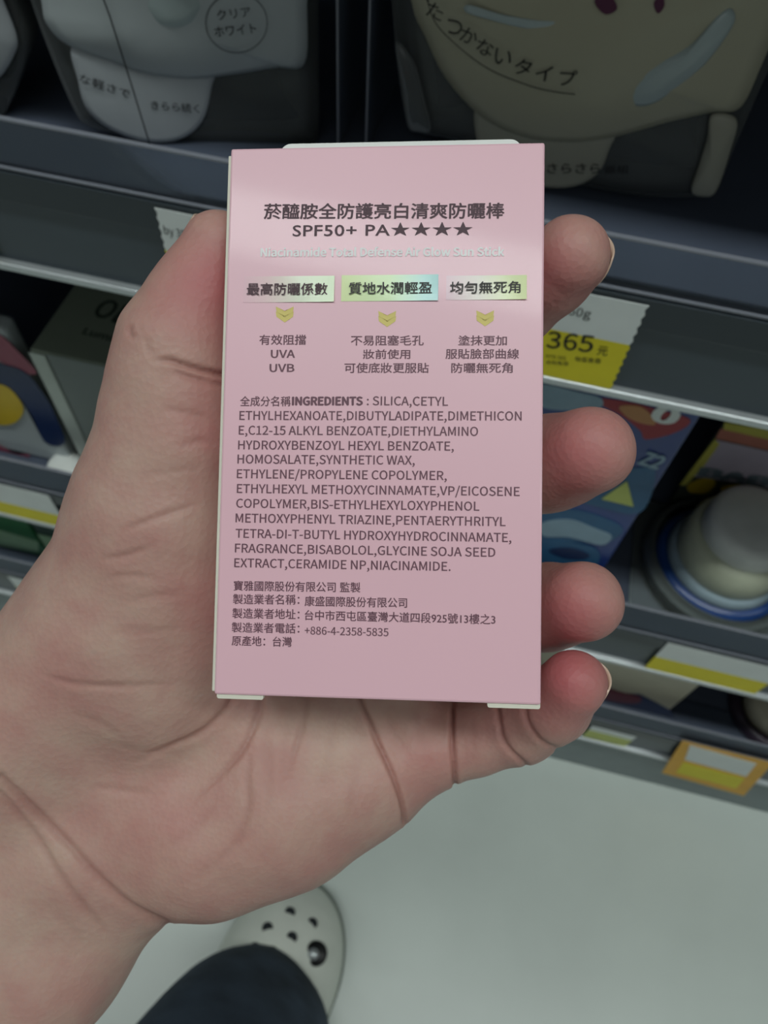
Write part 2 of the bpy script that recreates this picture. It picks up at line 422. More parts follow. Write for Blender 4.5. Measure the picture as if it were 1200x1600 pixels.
# ================================================================== HAND
def capsule(P, a, b, ra, rb):
    ab = b - a; L2 = float(ab @ ab) + 1e-9
    h = ((P[0] - a[0]) * ab[0] + (P[1] - a[1]) * ab[1] + (P[2] - a[2]) * ab[2]) / L2
    np.clip(h, 0, 1, out=h)
    d = np.sqrt((P[0] - a[0] - h * ab[0]) ** 2 + (P[1] - a[1] - h * ab[1]) ** 2 + (P[2] - a[2] - h * ab[2]) ** 2)
    return d - (ra + (rb - ra) * h)
def smin(a, b, k):
    h = np.clip(0.5 + 0.5 * (b - a) / k, 0, 1)
    return b + (a - b) * h - k * h * (1 - h)
def chain(P, pts, k):
    f = None
    for p, q in zip(pts, pts[1:]):
        d = capsule(P, cam_pt(*p[:3]), cam_pt(*q[:3]), p[3], q[3])
        f = d if f is None else smin(f, d, k)
    return f
PALM = [  # chains of (u, v, depth mm, radius mm)
    [(150, 1310, 170, 16.0), (330, 1290, 168, 18.0), (450, 1255, 167, 17.0), (560, 1215, 166, 12.5), (655, 1172, 165, 9.4)],   # little-finger side
    [(160, 1270, 170, 16), (400, 1150, 170, 15), (600, 1050, 168, 12)],
    [(120, 1200, 170, 17), (380, 1000, 170, 14), (580, 800, 168, 12)],
    [(80, 1150, 170, 17), (360, 880, 170, 13), (560, 600, 168, 11.5)],
    [(560, 600, 168, 11), (580, 800, 168, 11.5), (600, 1050, 168, 11)],
    [(60, 1110, 167, 21), (180, 985, 165, 20), (258, 800, 158, 18.2), (278, 690, 154, 15.8)],       # thumb root
    [(260, 1060, 164, 17), (300, 900, 161, 16), (330, 760, 162, 10)],                                # ball of the thumb
    [(189, 1372, 170, 14.0), (80, 1500, 168, 15.0), (-60, 1660, 166, 17), (-330, 1960, 162, 24)],                           # forearm
    [(90, 1330, 169, 17), (-60, 1480, 168, 19), (-220, 1640, 166, 21), (-480, 1930, 162, 27)],
    [(20, 1170, 169, 19.5), (-110, 1330, 168, 20), (-300, 1520, 166, 22), (-540, 1830, 162, 27)],
]
THUMB = [(278, 690, 154, 15.8), (280, 600, 151, 13.4), (288, 535, 149.5, 12.0), (318, 460, 148, 9.2), (342, 388, 146, 7.2)]
INDEX = [(560, 600, 167, 10.5), (730, 545, 170, 9.6), (810, 470, 163, 8.8), (856, 432, 156, 8.4), (891, 401, 149, 8.0)]
MIDDLE = [(580, 790, 167, 11), (760, 750, 171, 10.2), (860, 724, 162, 10.2), (922, 704, 151, 9.0)]
RING = [(600, 1000, 167, 10.8), (770, 965, 170, 9.8), (858, 948, 161, 9.0), (910, 940, 150, 8.2)]
PINKY = [(655, 1172, 165, 8.6), (735, 1153, 164, 8.0), (812, 1130, 161, 8.2), (862, 1105, 155, 7.3), (896, 1067, 148, 6.7)]
G = 0.85
lo = np.array([-190., -72., 126.]); hi = np.array([62., 190., 194.])
nx, ny, nz = [int(math.ceil((hi[i] - lo[i]) / G)) + 1 for i in range(3)]
gx = (lo[0] + G * np.arange(nx, dtype=np.float32))[:, None, None]
gy = (lo[1] + G * np.arange(ny, dtype=np.float32))[None, :, None]
gz = (lo[2] + G * np.arange(nz, dtype=np.float32))[None, None, :]
P = (gx, gy, gz)
palm = None
for c_ in PALM:
    d = chain(P, c_, 7.0)
    palm = d if palm is None else smin(palm, d, 7.0)
fingers = None
for c_ in (INDEX, MIDDLE, RING, PINKY):
    d = chain(P, c_, 3.0)
    fingers = d if fingers is None else smin(fingers, d, 0.9)
field = smin(palm, fingers, 4.0)
field = smin(field, chain(P, THUMB, 4.0), 4.0)
# flesh gives way where the carton presses into it
bx = (gx - BO[0]) * cx[0] + (gy - BO[1]) * cx[1] + (gz - BO[2]) * cx[2]
by = (gx - BO[0]) * cy[0] + (gy - BO[1]) * cy[1] + (gz - BO[2]) * cy[2]
bz = (gx - BO[0]) * cn[0] + (gy - BO[1]) * cn[1] + (gz - BO[2]) * cn[2]
qx = np.abs(bx) - W_ / 2; qy = np.abs(by) - HH_ / 2; qz = np.abs(bz + D_ / 2) - D_ / 2
bsdf = np.sqrt(np.maximum(qx, 0) ** 2 + np.maximum(qy, 0) ** 2 + np.maximum(qz, 0) ** 2) + np.minimum(np.maximum(np.maximum(qx, qy), qz), 0)
field = -smin(-field, bsdf - 0.45, 1.4)
# forearm is cut off well outside the view
del bx, by, bz, qx, qy, qz, bsdf, palm, fingers
field[0, :, :] = 1; field[-1] = 1; field[:, 0, :] = 1; field[:, -1, :] = 1; field[:, :, 0] = 1; field[:, :, -1] = 1

def surface_nets(f, lo, G):
    s = f < 0
    c = [s[i:i + s.shape[0] - 1, j:j + s.shape[1] - 1, k:k + s.shape[2] - 1] for i in (0, 1) for j in (0, 1) for k in (0, 1)]
    tot = sum(x.astype(np.int8) for x in c); act = (tot > 0) & (tot < 8)
    idx = np.argwhere(act); N = len(idx)
    vid = -np.ones(act.shape, np.int64); vid[act] = np.arange(N)
    acc = np.zeros((N, 3)); cnt = np.zeros(N)
    corners = [(i, j, k) for i in (0, 1) for j in (0, 1) for k in (0, 1)]
    for a in range(8):
        for b in range(a + 1, 8):
            ca, cb = np.array(corners[a]), np.array(corners[b])
            if np.abs(ca - cb).sum() != 1: continue
            ia = idx + ca; ib = idx + cb
            fa = f[ia[:, 0], ia[:, 1], ia[:, 2]].astype(float); fb = f[ib[:, 0], ib[:, 1], ib[:, 2]].astype(float)
            m = (fa < 0) != (fb < 0)
            t = np.where(m, fa / np.where(m, fa - fb, 1), 0)[:, None]
            acc[m] += (ca + (cb - ca) * t)[m]; cnt[m] += 1
    V = lo + G * (idx + acc / cnt[:, None])
    Q = []
    for ax in range(3):
        o1, o2 = [a for a in range(3) if a != ax]
        sl0 = [slice(None)] * 3; sl1 = [slice(None)] * 3
        sl0[ax] = slice(0, -1); sl1[ax] = slice(1, None)
        s0 = s[tuple(sl0)]; s1 = s[tuple(sl1)]
        e = np.argwhere(s0 != s1)
        e = e[(e[:, o1] > 0) & (e[:, o2] > 0) & (e[:, o1] < f.shape[o1] - 1) & (e[:, o2] < f.shape[o2] - 1)]
        d1 = np.zeros(3, int); d1[o1] = 1; d2 = np.zeros(3, int); d2[o2] = 1
        g = lambda d: vid[tuple((e - d).T)]
        q = np.stack([g(d1 + d2), g(d2), g(0 * d1), g(d1)], 1)
        flip = s0[tuple(e.T)] if ax != 1 else ~s0[tuple(e.T)]
        q[~flip] = q[~flip][:, ::-1]
        Q.append(q)
    Q = np.concatenate(Q)
    return V, Q
V, Q = surface_nets(field, lo.astype(float), G)
del field

def np_mesh(V, Q):
    me = bpy.data.meshes.new('hand'); me.vertices.add(len(V)); me.vertices.foreach_set('co', V.astype(np.float32).ravel())
    me.loops.add(Q.size); me.loops.foreach_set('vertex_index', Q.astype(np.int32).ravel())
    me.polygons.add(len(Q)); me.polygons.foreach_set('loop_start', np.arange(0, Q.size, 4, dtype=np.int32))
    me.polygons.foreach_set('use_smooth', np.ones(len(Q), bool))
    me.update(calc_edges=True); return me
me = np_mesh(V, Q)
tmp = bpy.data.objects.new('tmp', me); C.objects.link(tmp)
sm = tmp.modifiers.new('s', 'SMOOTH'); sm.factor = 0.5; sm.iterations = 3
sb = tmp.modifiers.new('u', 'SUBSURF'); sb.levels = 1; sb.render_levels = 1
me2 = bpy.data.meshes.new_from_object(tmp.evaluated_get(bpy.context.evaluated_depsgraph_get()))
bpy.data.objects.remove(tmp)
n = len(me2.vertices)
co = np.empty(n * 3, np.float32); me2.vertices.foreach_get('co', co); co = co.reshape(-1, 3).astype(float)
no = np.empty(n * 3, np.float32); me2.vertex_normals.foreach_get('vector', no); no = no.reshape(-1, 3).astype(float)
if (no[np.argmin(co[:, 2])] @ np.array([0, 0, 1.0])) > 0:
    me2.flip_normals(); no = -no
U = co[:, 0] / co[:, 2] * F + 600; Vv = co[:, 1] / co[:, 2] * F + 800
front = np.clip(-no[:, 2] * 1.6 + 0.15, 0, 1)
disp = np.zeros(n); red = np.zeros(n); crs = np.zeros(n)
def polydist(pts):
    pts = np.array(pts, float)
    if len(pts) > 2:                            # smooth the line
        pts = open_spline(pts, 5)
    lo_, hi_ = pts.min(0) - 40, pts.max(0) + 40
    sel = np.where((U > lo_[0]) & (U < hi_[0]) & (Vv > lo_[1]) & (Vv < hi_[1]) & (front > 0.02))[0]
    best = np.full(len(sel), 1e9); tt = np.zeros(len(sel)); m = len(pts) - 1
    for i in range(m):
        a, b = pts[i], pts[i + 1]; ab = b - a; L2 = ab @ ab + 1e-9
        h = np.clip(((U[sel] - a[0]) * ab[0] + (Vv[sel] - a[1]) * ab[1]) / L2, 0, 1)
        d = np.hypot(U[sel] - a[0] - h * ab[0], Vv[sel] - a[1] - h * ab[1])
        k = d < best; best[k] = d[k]; tt[k] = (i + h[k]) / m
    return sel, best, tt
CREASES = [  # points, depth mm, width px, fade (0 none, 1 both ends, 2 the end, 3 the start)
    ([(556, 1070), (562, 1094), (588, 1155), (614, 1213), (629, 1260), (631, 1284)], 0.80, 4.0, 0),
    ([(707, 1070), (707, 1097), (706, 1155), (709, 1190), (711, 1228)], 0.85, 4.0, 0),
    ([(478, 1080), (477, 1102), (468, 1150), (457, 1185), (444, 1230)], 0.32, 6, 2),
    ([(366, 1085), (357, 1108), (317, 1149), (258, 1172), (200, 1196)], 0.50, 6, 2),
    ([(410, 1085), (404, 1114), (381, 1166), (346, 1207), (287, 1262)], 0.50, 6, 2),
    ([(392, 1160), (386, 1210), (387, 1262), (369, 1318), (340, 1350)], 0.30, 7, 1),
    ([(775, 1090), (778, 1115), (789, 1161), (822, 1196)], 0.5, 4.5, 0),
    ([(820, 1105), (826, 1130), (846, 1158), (880, 1176)], 0.42, 4.5, 0),
    ([(0, 1215), (50, 1265), (110, 1325), (155, 1375), (205, 1418), (262, 1446)], 0.60, 7, 0),
    ([(0, 1240), (50, 1300), (95, 1370), (150, 1440), (170, 1460)], 0.40, 7, 2),
    ([(60, 1052), (110, 1066), (180, 1070), (300, 1067)], 0.32, 6, 1),
    ([(130, 1228), (190, 1235), (255, 1245)], 0.2, 7, 1),
    ([(238, 566), (262, 563), (290, 572), (320, 580), (360, 588)], 0.75, 5, 3),
    ([(262, 575), (300, 590), (350, 602)], 0.4, 6, 3),
    ([(182, 833), (215, 820), (270, 800), (320, 785)], 0.3, 6, 1),
    ([(150, 872), (195, 868), (250, 848)], 0.26, 6, 1),
    ([(160, 905), (200, 898), (260, 905)], 0.2, 6, 1),
    ([(250, 640), (290, 645), (345, 662)], 0.2, 7, 1),
    ([(270, 700), (310, 690), (345, 695)], 0.18, 7, 1),
    ([(520, 1130), (514, 1185), (500, 1250)], 0.18, 9, 1),
    ([(640, 1100), (655, 1150), (672, 1200)], 0.15, 8, 1),
    ([(560, 1180), (552, 1240), (545, 1280)], 0.15, 9, 1),
    ([(206, 505), (203, 522), (214, 528)], 0.35, 5, 1),
    ([(410, 1130), (420, 1200), (415, 1290)], 0.2, 9, 1),
    ([(100, 1110), (160, 1130), (200, 1160)], 0.2, 8, 1),
    ([(150, 1150), (220, 1175), (300, 1185)], 0.14, 7, 1), ([(240, 1330), (300, 1300), (350, 1240)], 0.16, 8, 1),
    ([(300, 1380), (350, 1340), (400, 1290)], 0.13, 8, 1), ([(440, 1120), (446, 1180), (430, 1260)], 0.14, 8, 1),
    ([(600, 1100), (612, 1140), (640, 1190)], 0.14, 7, 1), ([(735, 1110), (740, 1150), (738, 1190)], 0.14, 7, 1),
    ([(190, 940), (240, 930), (300, 925)], 0.14, 7, 1), ([(160, 980), (230, 985), (300, 975)], 0.12, 8, 1),
    ([(210, 745), (260, 738), (320, 730)], 0.12, 7, 1), ([(60, 1400), (110, 1450), (150, 1500)], 0.14, 9, 1),
    ([(862, 470), (880, 478), (898, 470)], 0.12, 6, 1), ([(228, 520), (232, 545), (246, 560)], 0.14, 6, 1),
]
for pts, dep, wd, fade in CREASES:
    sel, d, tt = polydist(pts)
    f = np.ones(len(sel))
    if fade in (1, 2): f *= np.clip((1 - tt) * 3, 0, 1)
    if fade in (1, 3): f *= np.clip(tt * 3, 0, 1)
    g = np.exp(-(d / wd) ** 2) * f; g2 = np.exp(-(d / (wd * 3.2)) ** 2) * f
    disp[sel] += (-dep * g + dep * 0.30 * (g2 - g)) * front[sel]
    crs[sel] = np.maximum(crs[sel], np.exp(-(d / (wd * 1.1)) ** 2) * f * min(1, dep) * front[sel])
# soft swellings and hollows of the palm
def blob(u, v, su, sv, a, ang=0):
    ca, sa = math.cos(math.radians(ang)), math.sin(math.radians(ang))
    x = (U - u) * ca + (Vv - v) * sa; y = -(U - u) * sa + (Vv - v) * ca
    return a * np.exp(-(x / su) ** 2 - (y / sv) ** 2)
disp += (blob(330, 1170, 60, 130, -1.2, 45) + blob(520, 1240, 110, 60, 0.9, -20) + blob(190, 1020, 90, 130, 0.9, 0) + blob(265, 860, 50, 80, 0.6)
         + blob(105, 1290, 40, 160, -0.8, -45) + blob(660, 1160, 30, 60, 0.5) + blob(743, 1140, 25, 50, 0.4) + blob(300, 590, 60, 20, -0.4)) * front
ph = rng.uniform(0, 6.28, 24); kk = rng.normal(0, 1, (24, 3)) * 0.33
for i in range(24): disp += 0.028 * np.sin(co @ kk[i] + ph[i])
co2 = co + no * disp[:, None]
# redness carried by the skin itself
def rblob(u, v, r, a): return a * np.exp(-(((U - u) ** 2 + (Vv - v) ** 2) / r ** 2))
red = (rblob(880, 430, 90, 0.55) + rblob(905, 705, 100, 0.8) + rblob(890, 945, 85, 0.8) + rblob(885, 1070, 75, 0.9) + rblob(330, 440, 95, 0.85)
       + rblob(320, 640, 90, 0.3) + rblob(430, 1330, 120, 0.15) + rblob(250, 1310, 110, 0.25) + rblob(660, 1180, 70, 0.35) + rblob(770, 1130, 60, 0.3)
       + rblob(200, 860, 90, 0.15) + rblob(60, 1060, 100, 0.2) + rblob(310, 950, 100, 0.25))
red = np.clip(red, 0, 1)
me2.vertices.foreach_set('co', c2w(co2).astype(np.float32).ravel())
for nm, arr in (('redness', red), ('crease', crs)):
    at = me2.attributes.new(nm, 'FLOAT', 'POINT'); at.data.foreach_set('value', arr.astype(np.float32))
me2.update()

def skin_material():
    m = bpy.data.materials.new('skin'); m.use_nodes = True; nt = m.node_tree; b = nt.nodes['Principled BSDF']
    L = nt.links.new
    def node(t, **k):
        o = nt.nodes.new(t)
        for a, v in k.items(): setattr(o, a, v)
        return o
    def col(rgb):
        c = node('ShaderNodeRGB'); c.outputs[0].default_value = lin(rgb) + (1,); return c.outputs[0]
    def mixc(f, a, c):
        x = node('ShaderNodeMix', data_type='RGBA'); x.clamp_factor = True
        if isinstance(f, float): x.inputs[0].default_value = f
        else: L(f, x.inputs[0])
        L(a, x.inputs[6]); L(c, x.inputs[7]); return x.outputs[2]
    tc = node('ShaderNodeTexCoord')
    n1 = node('ShaderNodeTexNoise'); n1.inputs['Scale'].default_value = 75; n1.inputs['Detail'].default_value = 5; n1.inputs['Roughness'].default_value = 0.6
    L(tc.outputs['Object'], n1.inputs['Vector'])
    r1 = node('ShaderNodeValToRGB'); r1.color_ramp.elements[0].position = 0.36; r1.color_ramp.elements[1].position = 0.66
    L(n1.outputs['Fac'], r1.inputs[0])
    base = mixc(r1.outputs[0], col((186, 144, 134)), col((194, 165, 150)))
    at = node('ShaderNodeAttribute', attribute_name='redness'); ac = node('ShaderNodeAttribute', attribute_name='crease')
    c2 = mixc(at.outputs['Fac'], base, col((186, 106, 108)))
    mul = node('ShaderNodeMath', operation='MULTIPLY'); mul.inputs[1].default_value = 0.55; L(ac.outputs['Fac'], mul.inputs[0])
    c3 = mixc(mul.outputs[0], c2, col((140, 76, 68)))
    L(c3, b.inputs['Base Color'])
    b.inputs['Roughness'].default_value = 0.50
    b.inputs['Specular IOR Level'].default_value = 0.4
    b.inputs['Subsurface Weight'].default_value = 0.20
    b.inputs['Subsurface Radius'].default_value = (1.0, 0.35, 0.2); b.inputs['Subsurface Scale'].default_value = 0.003
    # fine skin relief: ridges stretched by a wave and pores
    wv = node('ShaderNodeTexVoronoi'); wv.inputs['Scale'].default_value = 900; L(tc.outputs['Object'], wv.inputs['Vector'])
    n2 = node('ShaderNodeTexNoise'); n2.inputs['Scale'].default_value = 260; n2.inputs['Detail'].default_value = 4; L(tc.outputs['Object'], n2.inputs['Vector'])
    ad = node('ShaderNodeMath', operation='ADD'); L(wv.outputs['Distance'], ad.inputs[0]); L(n2.outputs['Fac'], ad.inputs[1])
    bp = node('ShaderNodeBump'); bp.inputs['Strength'].default_value = 0.15; bp.inputs['Distance'].default_value = 0.0006
    L(ad.outputs[0], bp.inputs['Height']); L(bp.outputs[0], b.inputs['Normal'])
    return m
M['skin'] = skin_material()
me2.materials.clear()
hand = link_mesh('hand', me2, M['skin'])
tag(hand, 'left hand palm up, thumb and curled fingers gripping the pink carton', 'hand')

# finger nails, each a curved plate on the back of a fingertip
M['nail'] = mat('finger nail', (214, 186, 166), 0.25, var=0.05, scale=300, coat=0.3)
def nail(c, axis, dors, r, wid, back, tip):
    c = np.array(c); a = np.array(axis, float); a /= np.linalg.norm(a)
    d = np.array(dors, float); d -= a * (a @ d); d /= np.linalg.norm(d); s = np.cross(a, d)
    vs = []; fs = []; A = 12; B = 10
    for layer in (0.0, -0.45):
        for j in range(B + 1):
            t = j / B; x = -back + (back + tip) * t
            rr = r + layer - max(0, x) ** 2 * 0.045
            w = wid * (1 - 0.18 * (1 - t) ** 2 - 0.55 * max(0, t - 0.75) ** 2 * 4)
            for i in range(A + 1):
                th = (i / A * 2 - 1) * w
                vs.append(c + a * (x - 1.2 * (i / A * 2 - 1) ** 2 * t) + rr * (math.cos(th) * d + math.sin(th) * s))
    n1 = (A + 1) * (B + 1)
    for j in range(B):
        for i in range(A):
            q = j * (A + 1) + i; fs.append((q, q + 1, q + A + 2, q + A + 1)); fs.append((n1 + q, n1 + q + A + 1, n1 + q + A + 2, n1 + q + 1))
    ring = [i for i in range(A + 1)] + [j * (A + 1) + A for j in range(1, B + 1)] + [B * (A + 1) + i for i in range(A - 1, -1, -1)] + [j * (A + 1) for j in range(B - 1, 0, -1)]
    for k in range(len(ring)):
        p, q = ring[k], ring[(k + 1) % len(ring)]; fs.append((p, n1 + p, n1 + q, q))
    me = mesh_from(c2w(np.array(vs)), fs)
    return link_mesh('fingernail', me, M['nail'], hand, True)
nail(cam_pt(893, 402, 149), (0.62, -0.50, -0.6), (0.75, -0.10, 0.65), 8.1, 0.85, 6, 6.6)
nail(cam_pt(922, 704, 151), (0.80, -0.15, -0.6), (0.62, -0.1, 0.75), 9.0, 0.85, 6, 6.2)
nail(cam_pt(910, 940, 150), (0.75, -0.10, -0.65), (0.65, 0.1, 0.75), 8.2, 0.85, 6, 5.6)
nail(cam_pt(896, 1067, 148), (0.60, -0.55, -0.6), (0.80, 0.2, 0.55), 6.7, 0.85, 5, 5.4)
nail(cam_pt(343, 389, 146), (0.10, -0.95, -0.2), (-0.93, -0.15, 0.40), 7.2, 0.85, 7, 6.4)

# ================================================================== REFILL POUCHES (top shelf)
M['p_white'] = mat('white printed film', (176, 184, 186), 0.30, var=0.04, scale=25, bump=0.1, bscale=60)
M['p_beige'] = mat('beige printed film', (172, 170, 148), 0.30, var=0.04, scale=25, bump=0.1, bscale=60)
M['p_gus_w'] = mat('white gusset print', (168, 174, 178), 0.35, var=0.04, scale=25)
M['p_gus_b'] = mat('beige gusset print', (156, 156, 142), 0.35, var=0.04, scale=25)
M['p_in'] = mat('pouch contents shade', (120, 126, 134), 0.5)
M['p_spot'] = mat('pale blue window', (170, 184, 184), 0.22, var=0.03)
M['ink_plum'] = mat('plum ink', (84, 36, 66), 0.5)
def pouch_body(fr, outline, parent, dz=0.03):
    o = smooth_outline(outline, 6); N = len(o); c = o.mean(0)
    vs = []; fs = []; K = 6
    ymin = o[:, 1].min(); ymax = o[:, 1].max()
    for side in (1, -1):
        vs.append(fr.at(c[0], c[1], 0.004 if side == 1 else -dz))
        for k in range(1, K + 1):
            s = k / K
            for p in o:
                q = c + (p - c) * s
                vs.append(fr.at(q[0], q[1], (0.004 * (1 - s ** 2) if side == 1 else -dz * (1 - s ** 4))))
    for side in (0, 1):
        b = side * (1 + K * N)
        for i in range(N): fs.append((b, b + 1 + i, b + 1 + (i + 1) % N))
        for k in range(K - 1):
            a = b + 1 + k * N; e = a + N
            for i in range(N): fs.append((a + i, e + i, e + (i + 1) % N, a + (i + 1) % N))
    me = mesh_from(vs, fs)
    bm = bmesh.new(); bm.from_mesh(me); bmesh.ops.remove_doubles(bm, verts=bm.verts[:], dist=1e-5)
    return bm_obj('film_body', bm, M['film'], parent, True)

# beige pouch on the right
f1 = Frame((0.02, 0.300, 0.61), (1, 0, 0), (0, 0.10, 1))
pb = thing('refill_pouch', 'beige refill pouch standing upper right, curved lettering over a thin line', 'pouch', (0.02, 0.30, 0.6087), 'refill pouches on the top shelf')
pouch_body(f1, pxs(f1, [(606, -120), (612, 0), (622, 110), (634, 180), (650, 205), (720, 222), (820, 262), (900, 288), (1000, 306), (1085, 308), (1118, 296), (1150, 225), (1200, 110), (1260, -20), (1290, -110), (1000, -190), (800, -170)]), pb, 0.035)
panel = patch('front_panel', f1, pxs(f1, [(640, -110), (648, 0), (668, 50), (700, 115), (755, 175), (820, 206), (890, 214), (960, 206), (1040, 184), (1110, 168), (1155, 160), (1190, 90), (1235, -20), (1262, -100), (1000, -160), (800, -150)]), M['p_beige'], pb, z0=0.0040, thick=0.0006, bulge=0.007)
patch('base_gusset', f1, pxs(f1, [(752, 150), (752, 230), (790, 272), (850, 286), (900, 284), (935, 264), (952, 228), (962, 180), (860, 160)]), M['p_gus_b'], pb, z0=0.0032, thick=0.0006, bulge=0.0006)
patch('window_patch', f1, pxs(f1, [(970, 128), (985, 104), (1030, 76), (1080, 50), (1120, 10), (1140, 0), (1146, 18), (1128, 50), (1096, 90), (1050, 130), (1010, 150), (980, 146)]), M['p_spot'], pb, z0=0.0085, thick=0.0004, bulge=0.0030)['label'] = 'pale raised teardrop window'
patch('window_patch', f1, pxs(f1, [(740, -8), (790, 6), (850, 16), (885, 18), (880, 28), (830, 28), (770, 14), (735, 2)]), M['p_spot'], pb, z0=0.0108, thick=0.0003, bulge=0.0004)
chars = [('べ', 668, -30, 30), ('た', 686, -2, 35), ('つ', 713, 22, 42), ('か', 737, 36, 34), ('な', 762, 54, 26), ('い', 790, 69, 18), ('タ', 821, 84, 12), ('イ', 853, 94, 8), ('プ', 890, 101, 4)]
for ch, u, v, a in chars:
    ca, sa = math.cos(math.radians(a * 0.7)), math.sin(math.radians(a * 0.7)); h = 13
    text_px('lettering', ch, f1, (u - h * ca, v - h * sa + h), (u + h * ca, v + h * sa + h), 24, M['ink'], pb, z=0.0122, offset=0.004, fit='box')
def stroke(name, fr, pts, w, m, parent, z):
    pts = np.array(pxs(fr, pts)); o = []
    a = []; b = []
    for i in range(len(pts)):
        t = pts[min(i + 1, len(pts) - 1)] - pts[max(i - 1, 0)]; t /= np.linalg.norm(t); e = np.array([-t[1], t[0]]) * w / 2
        a.append(pts[i] + e); b.append(pts[i] - e)
    vs = []; fs = []
    for p_, q_ in zip(a, b): vs += [fr.at(p_[0], p_[1], z), fr.at(q_[0], q_[1], z)]
    for i in range(len(pts) - 1): fs.append((2 * i, 2 * i + 1, 2 * i + 3, 2 * i + 2))
    return link_mesh(name, mesh_from(vs, fs), m, parent)
def spl(pts, n=6):
    return [tuple(x) for x in open_spline(pts, n)]
stroke('print_line', f1, spl([(676, -20), (690, 18), (722, 52), (770, 88), (830, 113), (870, 123), (902, 127)]), 0.00035, M['ink'], pb, 0.0122)
patch('corner_gusset', f1, pxs(f1, [(1112, 172), (1150, 180), (1140, 230), (1118, 292), (1096, 300), (1080, 290), (1092, 250), (1104, 210)]), M['p_gus_b'], pb, z0=0.0036, thick=0.0005, bulge=0.003)
patch('corner_gusset', f1, pxs(f1, [(622, 60), (650, 90), (664, 140), (676, 196), (656, 200), (640, 190), (630, 130)]), M['film'], pb, z0=0.0036, thick=0.0005, bulge=0.003)
text_px('lettering', 'さらさら', f1, (856, 262), (938, 262), 15, M['ink'], pb, z=0.0050, offset=0.004, fit='box')
text_px('lettering', '番組', f1, (944, 262), (982, 262), 13, M['ink'], pb, z=0.0050, offset=0.004, fit='box')
patch('print_mark', f1, pxs(f1, [(932, -14), (948, 4), (966, -4), (958, -22), (942, -28)]), M['ink_plum'], pb, z0=0.0118, thick=0.0003)
patch('print_mark', f1, pxs(f1, [(1022, -12), (1028, 4), (1038, -8), (1034, -24)]), M['ink_plum'], pb, z0=0.0110, thick=0.0003)

# white pouch on the left
f2 = Frame((-0.150, 0.2865, 0.6105), (0.956, 0.27, 0), (-0.01, 0.08, 1))
pw = thing('refill_pouch', 'white refill pouch standing upper left with a round stamp of small print', 'pouch', (-0.14, 0.29, 0.6087), 'refill pouches on the top shelf')
pouch_body(f2, pxs(f2, [(20, -110), (48, 0), (85, 100), (118, 175), (140, 198), (200, 212), (290, 226), (400, 232), (480, 226), (497, 205), (498, 100), (497, 0), (494, -120), (300, -170), (150, -160)]), pw, 0.03)
patch('front_panel', f2, pxs(f2, [(66, -100), (70, 0), (80, 34), (112, 64), (180, 90), (232, 108), (300, 115), (370, 108), (430, 98), (476, 92), (480, 0), (476, -110), (300, -150), (160, -140)]), M['p_white'], pw, z0=0.0040, thick=0.0006, bulge=0.006)
patch('base_gusset', f2, pxs(f2, [(121, 60), (125, 120), (140, 166), (178, 197), (234, 215), (285, 210), (318, 182), (332, 130), (334, 90), (230, 80)]), M['p_gus_w'], pw, z0=0.0032, thick=0.0006, bulge=0.001)
patch('window_patch', f2, pxs(f2, [(226, -20), (232, 8), (250, 28), (278, 35), (306, 28), (324, 8), (328, -20), (278, -50)]), M['p_spot'], pw, z0=0.0080, thick=0.0004, bulge=0.004)['label'] = 'raised round window'
text_px('lettering', 'な軽さで', f2, (128, 120), (206, 146), 15, M['ink'], pw, z=0.0053, offset=0.006, fit='box')
text_px('lettering', 'きらら続く', f2, (240, 162), (314, 168), 14, M['ink'], pw, z=0.0053, offset=0.006, fit='box')
circ = [(373 + 47 * math.cos(a), 18 + 46 * math.sin(a)) for a in np.linspace(0, 2 * math.pi, 41)]
stroke('print_line', f2, circ, 0.0003, M['ink'], pw, 0.0110)
text_px('lettering', 'クリア', f2, (345, 14), (396, 8), 15, M['ink'], pw, z=0.0110, fit='box')
text_px('lettering', 'ホワイト', f2, (341, 40), (404, 34), 15, M['ink'], pw, z=0.0108, fit='box')

stroke('film_seam', f2, [(164, -40), (180, 4), (212, 108), (243, 212)], 0.0006, M['black'], pw, 0.0122)
# far-left pouch, mostly outside
f3 = Frame((-0.24, 0.279, 0.6105), (1, 0, 0), (0, 0.10, 1))
pc = thing('refill_pouch', 'dim pale pouch cut off by the upper left corner', 'pouch', (-0.25, 0.30, 0.6087), 'refill pouches on the top shelf')
pouch_body(f3, pxs(f3, [(-170, -120), (-160, 60), (-140, 150), (-90, 176), (-20, 190), (0, 186), (14, 165), (40, 90), (44, 50), (18, -20), (-5, -120), (-90, -150)]), pc, 0.03)
patch('front_panel', f3, pxs(f3, [(-150, -100), (-140, 40), (-100, 120), (-40, 140), (4, 118), (30, 80), (34, 50), (8, -20), (-14, -100), (-80, -130)]), M['p_gus_w'], pc, z0=0.0036, thick=0.0006, bulge=0.004)
# clear dividers standing on the top shelf
for k, (u, lab) in enumerate(((528, 'clear divider right of the white pouch'), (572, 'clear divider left of the beige pouch'))):
    p0 = on_z(u, 212, 0.61)
    yf = 0.30
    p0 = on_y(u, 212, yf)
    t = thing('shelf_divider', lab, 'divider', (p0[0], yf + 0.1, 0.6088))
    bm_obj('panel', box_bm((p0[0] - 0.0003, yf + 0.001, 0.6088), (p0[0] + 0.0003, yf + 0.18, 0.80)), M['acrylic'], t)
    bm_obj('front_edge', box_bm((p0[0] - 0.0004, yf, 0.6088), (p0[0] + 0.0004, yf + 0.001, 0.80)), M['edge'], t)  # pale strip paints the bright line of the divider's edge

